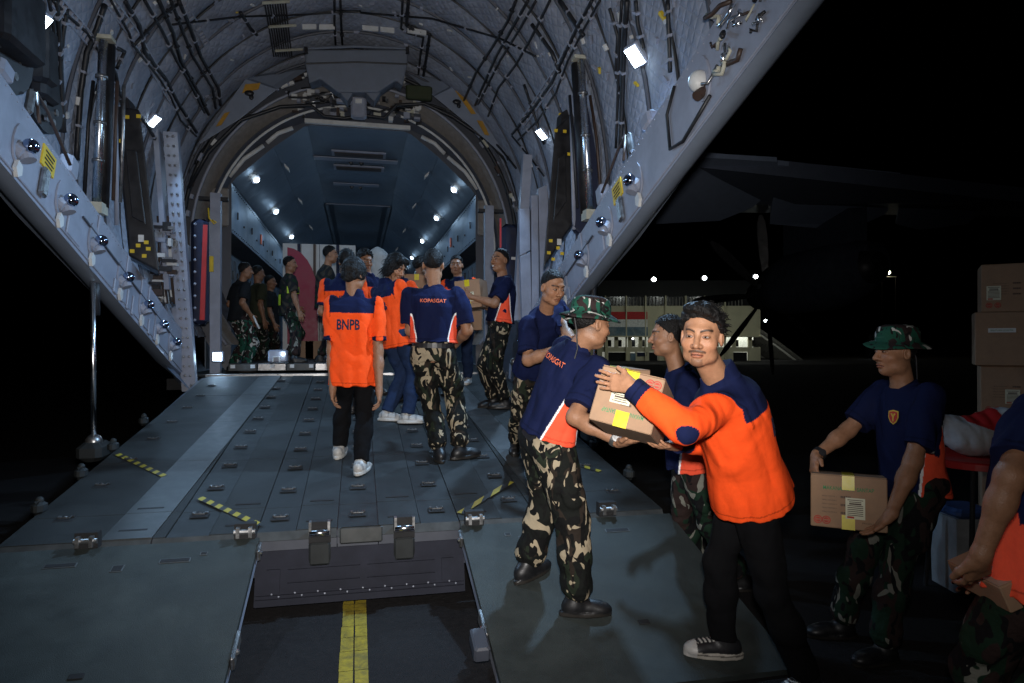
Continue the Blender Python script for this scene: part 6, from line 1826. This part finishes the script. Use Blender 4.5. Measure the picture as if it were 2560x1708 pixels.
# white strip label of the stack's fifth carton
st_ = [o for o in COL.objects if o.name.startswith('cardboard_box') and o.get('label', '').startswith('second highest carton of the tall')][0]
MB().box(p, (0.16, 0.002, 0.03), nrm(RT - FW * 0.6), nrm(FW + RT * .6), UP).build('strip_label', m_white, st_)
text_on_plane('strip_words', 'BANTUAN LOGISTIK', p, RT - FW * 0.6, UP, 0.012, 0.13, m_green_ink, st_, 0.0, 0.002)

# red table with a bundle on it, bin behind
m_redp = mat('red_plastic', (0.42, 0.015, 0.012), rough=0.4, var=0.1)
tb_ = L3(2455, 0, 4.3)
table = empty('red_table', tuple(tb_)); tag(table, 'small round red plastic table behind the soldier at the right', 'table')
zt_ = 0.90
rows = [[tb_ + RT * r_ * math.cos(a) + FW * r_ * math.sin(a) + V((0, 0, z)) for a in np.linspace(0, 6.2832, 37)] for r_, z in ((0.0, zt_), (0.36, zt_), (0.375, zt_ - 0.008), (0.375, zt_ - 0.045), (0.35, zt_ - 0.05), (0.0, zt_ - 0.05))]
MB().grid(rows).build('table_top', m_redp, table, fix=False)
for k in range(4):
    a = 0.78 + k * 1.5708; e = RT * math.cos(a) + FW * math.sin(a)
    MB().cyl(tb_ + e * 0.25 + V((0, 0, zt_ - 0.05)), tb_ + e * 0.32, 0.014, 10).build('table_leg', m_dark, table)
bag = Field()
bc = L3(2440, zt_ + 0.12, 4.3)
bag.ell(bc, (0.20, 0.15, 0.12), [RT, FW, UP], 0.05); bag.ell(bc + RT * 0.15 + V((0, 0, 0.07)), (0.16, 0.13, 0.11), [RT, FW, UP], 0.05); bag.cone(bc - RT * 0.12 + V((0, 0, 0.05)), bc - RT * 0.27 + V((0, 0, 0.13)), 0.07, 0.03, 0.05)
bag.cut(bc - V((0, 0, 0.118)), (0, 0, -1), 0.01)
lo, hi = bag.bounds()
def bag_col(v):
    c = np.tile(np.array((0.42, 0.42, 0.43)), (len(v), 1)); q = (v - bc) @ RT; z = v[:, 2] - bc[2]
    c[(q > -0.10) & (q < 0.10) & (z > 0.06 - 0.4 * q)] = np.array((0.42, 0.02, 0.02)); return c
tag(sdf_mesh('cloth_bundle', bag, [(lo, hi, 0.008)], m_cloth, None, bag_col, fold_noise(0.014, 77, 10, 18, 60)), 'crumpled red and white plastic bundle on the red table', 'bundle')
bn = empty('storage_bin', tuple(L3(2400, 0, 4.5))); tag(bn, 'pale grey bin with blue lid standing beneath the red table', 'bin')
MB().box(L3(2400, 0.24, 4.5), (0.22, 0.26, 0.48), RT, FW, UP, 1.08).build('bin_body', mat('grey_plastic', (0.28, 0.29, 0.30), rough=0.5), bn)
MB().cbox(L3(2405, 0.51, 4.5), (0.25, 0.29, 0.06), 0.02, RT, FW, UP).build('bin_lid', mat('blue_plastic', (0.03, 0.06, 0.16), rough=0.5), bn)

# ================================================================== cargo and small things inside the hold
m_board = mat('white_board', (0.62, 0.63, 0.62), rough=0.6, var=0.08, vscale=2, dirt=(0.45, 0.45, 0.43), dscale=3)
m_crimson = mat('crimson_board', (0.30, 0.02, 0.055), rough=0.5, var=0.1)
pal = empty('cargo_pallet', (-1.05, 11.9, FLOOR)); tag(pal, 'flat metal cargo pallet lying on the hold floor', 'pallet')
for i in range(4):
    MB().cbox((-1.62 + 0.40 * i, 12.2, FLOOR + 0.085), (0.395, 3.6, 0.11), 0.01).build('pallet_plate', m_steel if i % 2 else m_floor_l, pal)
for i in range(6): MB().box((-1.75 + 0.27 * i, 10.38, FLOOR + 0.10), (0.06, 0.03, 0.05)).build('pallet_lug', m_white, pal)
wbd = empty('white_board_crate', (-0.75, 14.0, 1.33)); tag(wbd, 'tall white board crate strapped upright at the far end of the hold', 'crate')
x0, x1 = at_y(706, 700, 13.9)[0], at_y(889, 700, 13.9)[0]; zt2 = at_y(800, 611, 13.9)[2]
n_ = 4
for i in range(n_):
    a, b = x0 + (x1 - x0) * i / n_, x0 + (x1 - x0) * (i + 1) / n_
    MB().box(((a + b) / 2, 14.1, (1.335 + zt2) / 2), (b - a - 0.01, 0.4, zt2 - 1.335)).build('board', m_board, wbd)
for px, w, mm in ((747, 0.06, m_navy_pad), (786, 0.05, m_brown), (844, 0.06, m_navy_pad)):
    MB().box((at_y(px, 700, 13.88)[0], 13.88, (1.335 + zt2) / 2), (w, 0.012, zt2 - 1.34)).build('strap', mm, wbd)
ar = []
for px, py in ((718, 618), (735, 622), (752, 632), (768, 650), (780, 672), (789, 700), (793, 730), (795, 860), (735, 860), (718, 860)):
    ar.append(at_y(px, py, 13.6))
tag(MB().prism(ar, V((0, 0.06, 0))).build('crimson_panel', m_crimson, None), 'crimson panel with a curved edge leaning in front of the white crate', 'panel')
sk = Field(); sc_ = at_y(945, 690, 13.2)
sk.ell(sc_, (0.26, 0.22, 0.55), [V((1, 0, 0)), V((0, 1, 0)), UP], 0.1); sk.ell(sc_ - V((0, 0, 0.6)), (0.34, 0.3, 0.7), [V((1, 0, 0)), V((0, 1, 0)), UP], 0.2)
lo, hi = sk.bounds()
tag(sdf_mesh('wrapped_sack', sk, [(lo, hi, 0.02)], m_board, None, None, fold_noise(0.02, 5, 8, 8, 24)), 'white wrapped sack standing behind the long-haired man', 'sack')
for i, (px, w) in enumerate(((752, 0.42), (784, 0.30))):
    p = at_y(px, 905, 12.6); carton(['brown carton at the foot of the crimson panel, left one', 'brown carton at the foot of the crimson panel, right one'][i], V((p[0], 12.9, 1.335 + 0.17)), (w, 0.4, 0.32), (1, 0, 0), UP, full=False, lab=False, tape=False)
# floor lamp on the left wall, small lamp and case on the pallet
fl = empty('work_lamp', tuple(at_y(543, 905, 10.3))); tag(fl, 'bright square work lamp low on the left wall of the hold', 'lamp')
p = at_y(543, 892, 10.2)
MB().cbox(p + V((0, 0.05, 0)), (0.16, 0.08, 0.16), 0.015).build('lamp_case', m_paint, fl)
MB().box(p + V((0, 0.006, 0)), (0.11, 0.008, 0.11)).build('lamp_face', m_lamp, fl)
l = add_light('work_lamp_beam', 'AREA', p + V((0.02, -0.03, 0)), 5.0, COOL, shape='SQUARE', size=0.11); aim(l, p + V((0.9, -0.6, 0.0)))
pt = at_z(690, 908, 1.335)
cs = empty('tool_case', tuple(pt)); tag(cs, 'small grey tool case with a lit lamp on the pallet edge', 'case')
MB().cbox(pt + V((0.02, 0.1, 0.10)), (0.26, 0.2, 0.18), 0.02).build('case_body', m_paint, cs)
MB().tube([pt + V((-0.04, 0, 0.02)), pt + V((-0.03, -0.02, 0.09)), pt + V((0.04, -0.02, 0.09)), pt + V((0.05, 0, 0.02))], 0.012, 8).build('case_handle', m_white, cs)
MB().ball(pt + V((0.10, -0.02, 0.13)), 0.022, 10, 8).build('case_lamp', m_lamp, cs, smooth=True)
pb = on(512, 912, 'floor')
bg2 = Field(); bg2.ell(pb + V((0, 0, 0.42)), (0.12, 0.1, 0.16), [V((1, 0, 0)), V((0, 1, 0)), UP], 0.05); bg2.cone(pb + V((0, 0, 0.45)), pb + V((0.02, 0, 0.66)), 0.09, 0.03, 0.04)
lo, hi = bg2.bounds()
def bag2(v):
    c = np.tile(np.array((0.6, 0.62, 0.6)), (len(v), 1)); z = v[:, 2] - pb[2]; c[z < 0.42] = np.array((0.02, 0.13, 0.03)); c[(z < 0.42) & (np.sin(v[:, 0] * 40 + z * 30) > 0.4)] = np.array((0.55, 0.42, 0.03)); return c
tag(sdf_mesh('plastic_bag', bg2, [(lo, hi, 0.010)], m_cloth, None, bag2, fold_noise(0.01, 9, 8, 30, 70)), 'white and green plastic bag on a ledge beside the left post', 'bag')
tag(MB().cbox(pb + V((0, 0.02, 0.13)), (0.26, 0.22, 0.26), 0.02).build('ledge_box', m_paint_d, None), 'grey metal box under the plastic bag', 'box')
bt_ = [Q(633, 790, 10.0), Q(648, 822, 10.0)]
tag(MB().cyl(bt_[0], bt_[1], 0.014, 8).build('light_wand', m_white, None, smooth=True), 'pale wand held by the soldier nearest the left wall', 'wand')

# ================================================================== the hangar across the apron
DB = 68.0
m_wall = mat('cream_wall', (0.58, 0.54, 0.38), rough=0.9, var=0.08, vscale=0.4, dirt=(0.35, 0.32, 0.22), dscale=0.5)
m_wdark = mat('dark_window', (0.02, 0.02, 0.022), rough=0.2)
m_corr = mat('corrugated_sheet', (0.22, 0.21, 0.19), rough=0.7, var=0.25, vscale=0.8)
m_flag_r = mat('flag_red', (0.45, 0.03, 0.03), rough=0.8); m_flag_w = mat('flag_white', (0.7, 0.7, 0.68), rough=0.8)
m_banner = mat('banner_blue', (0.10, 0.17, 0.22), rough=0.7, var=0.5, vscale=1.2, dirt=(0.4, 0.42, 0.4), dscale=1.4, damt=0.6)
m_room = mat('lit_room', (0.75, 0.74, 0.66), rough=0.9, emit=(0.9, 0.92, 0.8), estr=0.20)
m_flood = mat('flood_lens', (1, 1, 1), emit=(0.85, 0.95, 1.0), estr=40.0)
def HP(px, py, dd=0.0): return Q(px, py, DB) + FW * dd
def hbox(x0, y0, x1, y1, name, m, par, dd=0.0, th=0.3):
    a, b = HP(x0, y1, dd), HP(x1, y0, dd); s_ = 1.0 + dd / DB
    MB().box((a + b) / 2, (abs((b - a) @ RT), th, abs((b - a) @ UP)), RT, FW, UP).build(name, m, par)
hg = empty('hangar_building', tuple(HP(1600, 902))); tag(hg, 'lit cream hangar building with red and white flag across the apron', 'building')
for a, b in zip((1360, 1456, 1512, 1564, 1612, 1662, 1712, 1760, 1810), (1456, 1512, 1564, 1612, 1662, 1712, 1760, 1810, 1900)):
    hbox(a + 0.4, 765, b - 0.4, 840, 'wall_panel', m_wall, hg)
    hbox(a, 742, b, 765, 'louvre', m_wdark, hg, 0.1)
    for k in range(6): hbox(a + 2 + k * 8.2, 744, a + 3.4 + k * 8.2, 765, 'louvre_slat', m_corr, hg, -0.15, 0.1)
    hbox(a - 1, 740, a + 2, 902, 'pilaster', m_wall, hg, -0.25, 0.3)
hbox(1360, 840, 1900, 843, 'upper_ledge', m_wall, hg, -0.3, 0.8)
hbox(1360, 868, 1900, 880, 'floor_band', m_wall, hg, 0.0)
hbox(1360, 836, 1900, 904, 'back_wall', m_room, hg, 2.0, 0.2)
for x0 in (1372, 1420, 1470, 1510, 1536, 1570, 1596, 1620, 1650, 1690, 1730, 1780, 1830, 1870):
    hbox(x0, 843, x0 + 9, 869, 'window_pier', m_wall, hg)
    hbox(x0 + 10, 850, x0 + 20, 867, 'window', m_wdark, hg, 0.5, 0.1)
for a, b in ((1360, 1505), (1512, 1520), (1567, 1575), (1588, 1592), (1617, 1622), (1645, 1690), (1700, 1832), (1870, 1900)):
    hbox(a, 880, b, 903, 'ground_wall', m_wall, hg)
for a, b in ((1521, 1566), (1623, 1644), (1833, 1868)): hbox(a, 881, b, 903, 'gate_opening', m_wdark, hg, 0.2)
hbox(1575, 883, 1588, 901, 'notice_board', m_banner, hg, -0.2, 0.1)
hbox(1592, 881, 1616, 890, 'blue_sign', m_navy_pad, hg, -0.2, 0.1)
hbox(1592, 890, 1617, 903, 'ground_wall', m_wall, hg)
for x in (1582, 1602): hbox(x, 846, x + 2.5, 848, 'ceiling_lamp', m_flood, hg, 0.3, 0.1)
hbox(1512, 780, 1617, 799, 'flag_red_half', m_flag_r, hg, -0.3, 0.05)
hbox(1512, 799, 1617, 818, 'flag_white_half', m_flag_w, hg, -0.3, 0.05)
hbox(1512, 818, 1618, 842, 'banner', m_banner, hg, -0.35, 0.05)
hbox(1350, 700, 1910, 741, 'roof_edge', m_dark, hg, 1.5, 2.0)
# sloping corrugated roof of the open hangar beside it
h2 = empty('open_hangar', tuple(HP(1950, 900, -6))); tag(h2, 'open hangar with sloping corrugated roof to the right of the cream building', 'building')
def roofpt(f, g):   # f along the slope, g in depth
    a = HP(1700, 738, 6); b = HP(2035, 905, 2)
    p = a + (b - a) * f; p = p + V((0, 0, 2.2 * math.sin(math.pi * f) * 0.7)) + FW * (22 * g)
    return p
nf, ng = 14, 40
for i in range(nf):
    rows = []
    for f in (i / nf, (i + 1) / nf - 0.002):
        rows.append([roofpt(f, g / ng) + V((0, 0, 0.16 * (g % 2))) for g in range(ng + 1)])
    MB().grid(rows).build('roof_sheet', m_corr, h2, fix=False)
for k in range(3):
    pts = [roofpt(f, 0.05 + 0.4 * k) - V((0, 0, 0.35)) for f in np.linspace(0, 1, 12)]
    MB().tube(pts, 0.12, 6).build('truss', m_corr, h2)
hbox(1900, 850, 2035, 905, 'rear_wall', m_corr, h2, 24, 0.3)
fl2 = []
def floodlamp(px, py, dd, power, label, r_=0.17, target=(0, -6, -8), group='floodlights on the hangar'):
    p = HP(px, py, dd)
    o = empty('floodlight', tuple(p)); tag(o, label, 'lamp', group)
    MB().cyl(p + FW * 0.15, p + FW * 0.5, r_ * 1.3, 12).build('lamp_case', m_dark, o)
    MB().ball(p, r_, 12, 8).build('lamp_lens', m_flood, o, smooth=True)
    l = add_light('floodlight_beam', 'SPOT', p - FW * 0.4, power, (0.92, 1.0, 0.92), spot_size=R(150), spot_blend=0.6, shadow_soft_size=0.3)
    aim(l, p + FW * target[1] * -1 + V((0, 0, target[2])))
    l.parent = o; l.matrix_parent_inverse = Matrix.Translation(-o.location)
floodlamp(1588, 720, -9, 330, 'leftmost of the three bright floodlights above the cream hangar')
floodlamp(1698, 717, -9, 330, 'middle of the three bright floodlights above the cream hangar')
floodlamp(1809, 714, -9, 330, 'rightmost of the three bright floodlights above the cream hangar')
for px, py, lab_ in ((1683, 762, 'small lamp under the hangar louvres'), (1803, 762, 'small lamp high under the corrugated roof'), (1863, 812, 'small lamp low under the corrugated roof, left one'), (1923, 801, 'small lamp low under the corrugated roof, right one')):
    floodlamp(px, py, 1.0, 160, lab_, 0.12, (0, -2, -5), 'small hangar lamps')
m_warm = mat('warm_lens', (1, 0.95, 0.8), emit=(1.0, 0.9, 0.62), estr=40.0)
# light tower far right
tw_ = Q(2222, 860, 90); lt_ = empty('light_tower', (tw_[0], tw_[1], 0)); tag(lt_, 'distant mast with two bright lamps right of the nacelle', 'light tower')
for dx in (-0.9, 0.9): MB().cyl(Q(2222, 695, 90) + RT * dx, (tw_ + RT * dx) * V((1, 1, 0)), 0.03, 6).build('mast_leg', m_dark, lt_)
MB().box(Q(2222, 692, 90), (2.0, 0.1, 0.1), RT, FW, UP).build('mast_bar', m_corr, lt_)
for px, py, r_ in ((2222, 681, 0.22), (2212, 689, 0.12)): MB().ball(Q(px, py, 89.8), r_, 10, 8).build('mast_lamp', m_warm, lt_, smooth=True)
cr = empty('parked_truck', tuple(at_z(2200, 885, 0))); tag(cr, 'far dark truck with two small lights beyond the hatted soldier', 'truck')
ct = Q(2205, 862, 80)
MB().cbox(ct + V((0, 0, -0.1)), (2.2, 4.0, 1.6), 0.2, RT, FW, UP).build('truck_body', m_wdark, cr)
MB().cbox(ct + V((0, 0, 0.9)) + FW * 0.5, (2.0, 1.6, 0.9), 0.2, RT, FW, UP).build('truck_cab', m_wdark, cr)
for px in (2193, 2203): MB().ball(Q(px, 845, 77.5), 0.09, 8, 6).build('truck_lamp', m_flood, cr, smooth=True)
for s_ in (-1, 1):
    for t in (-1, 1):
        c_ = ct + RT * s_ * 0.95 + FW * t * 1.2; c_[2] = 0.42
        MB().cyl(c_ - RT * 0.12, c_ + RT * 0.12, 0.42, 14).build('wheel', m_black, cr)
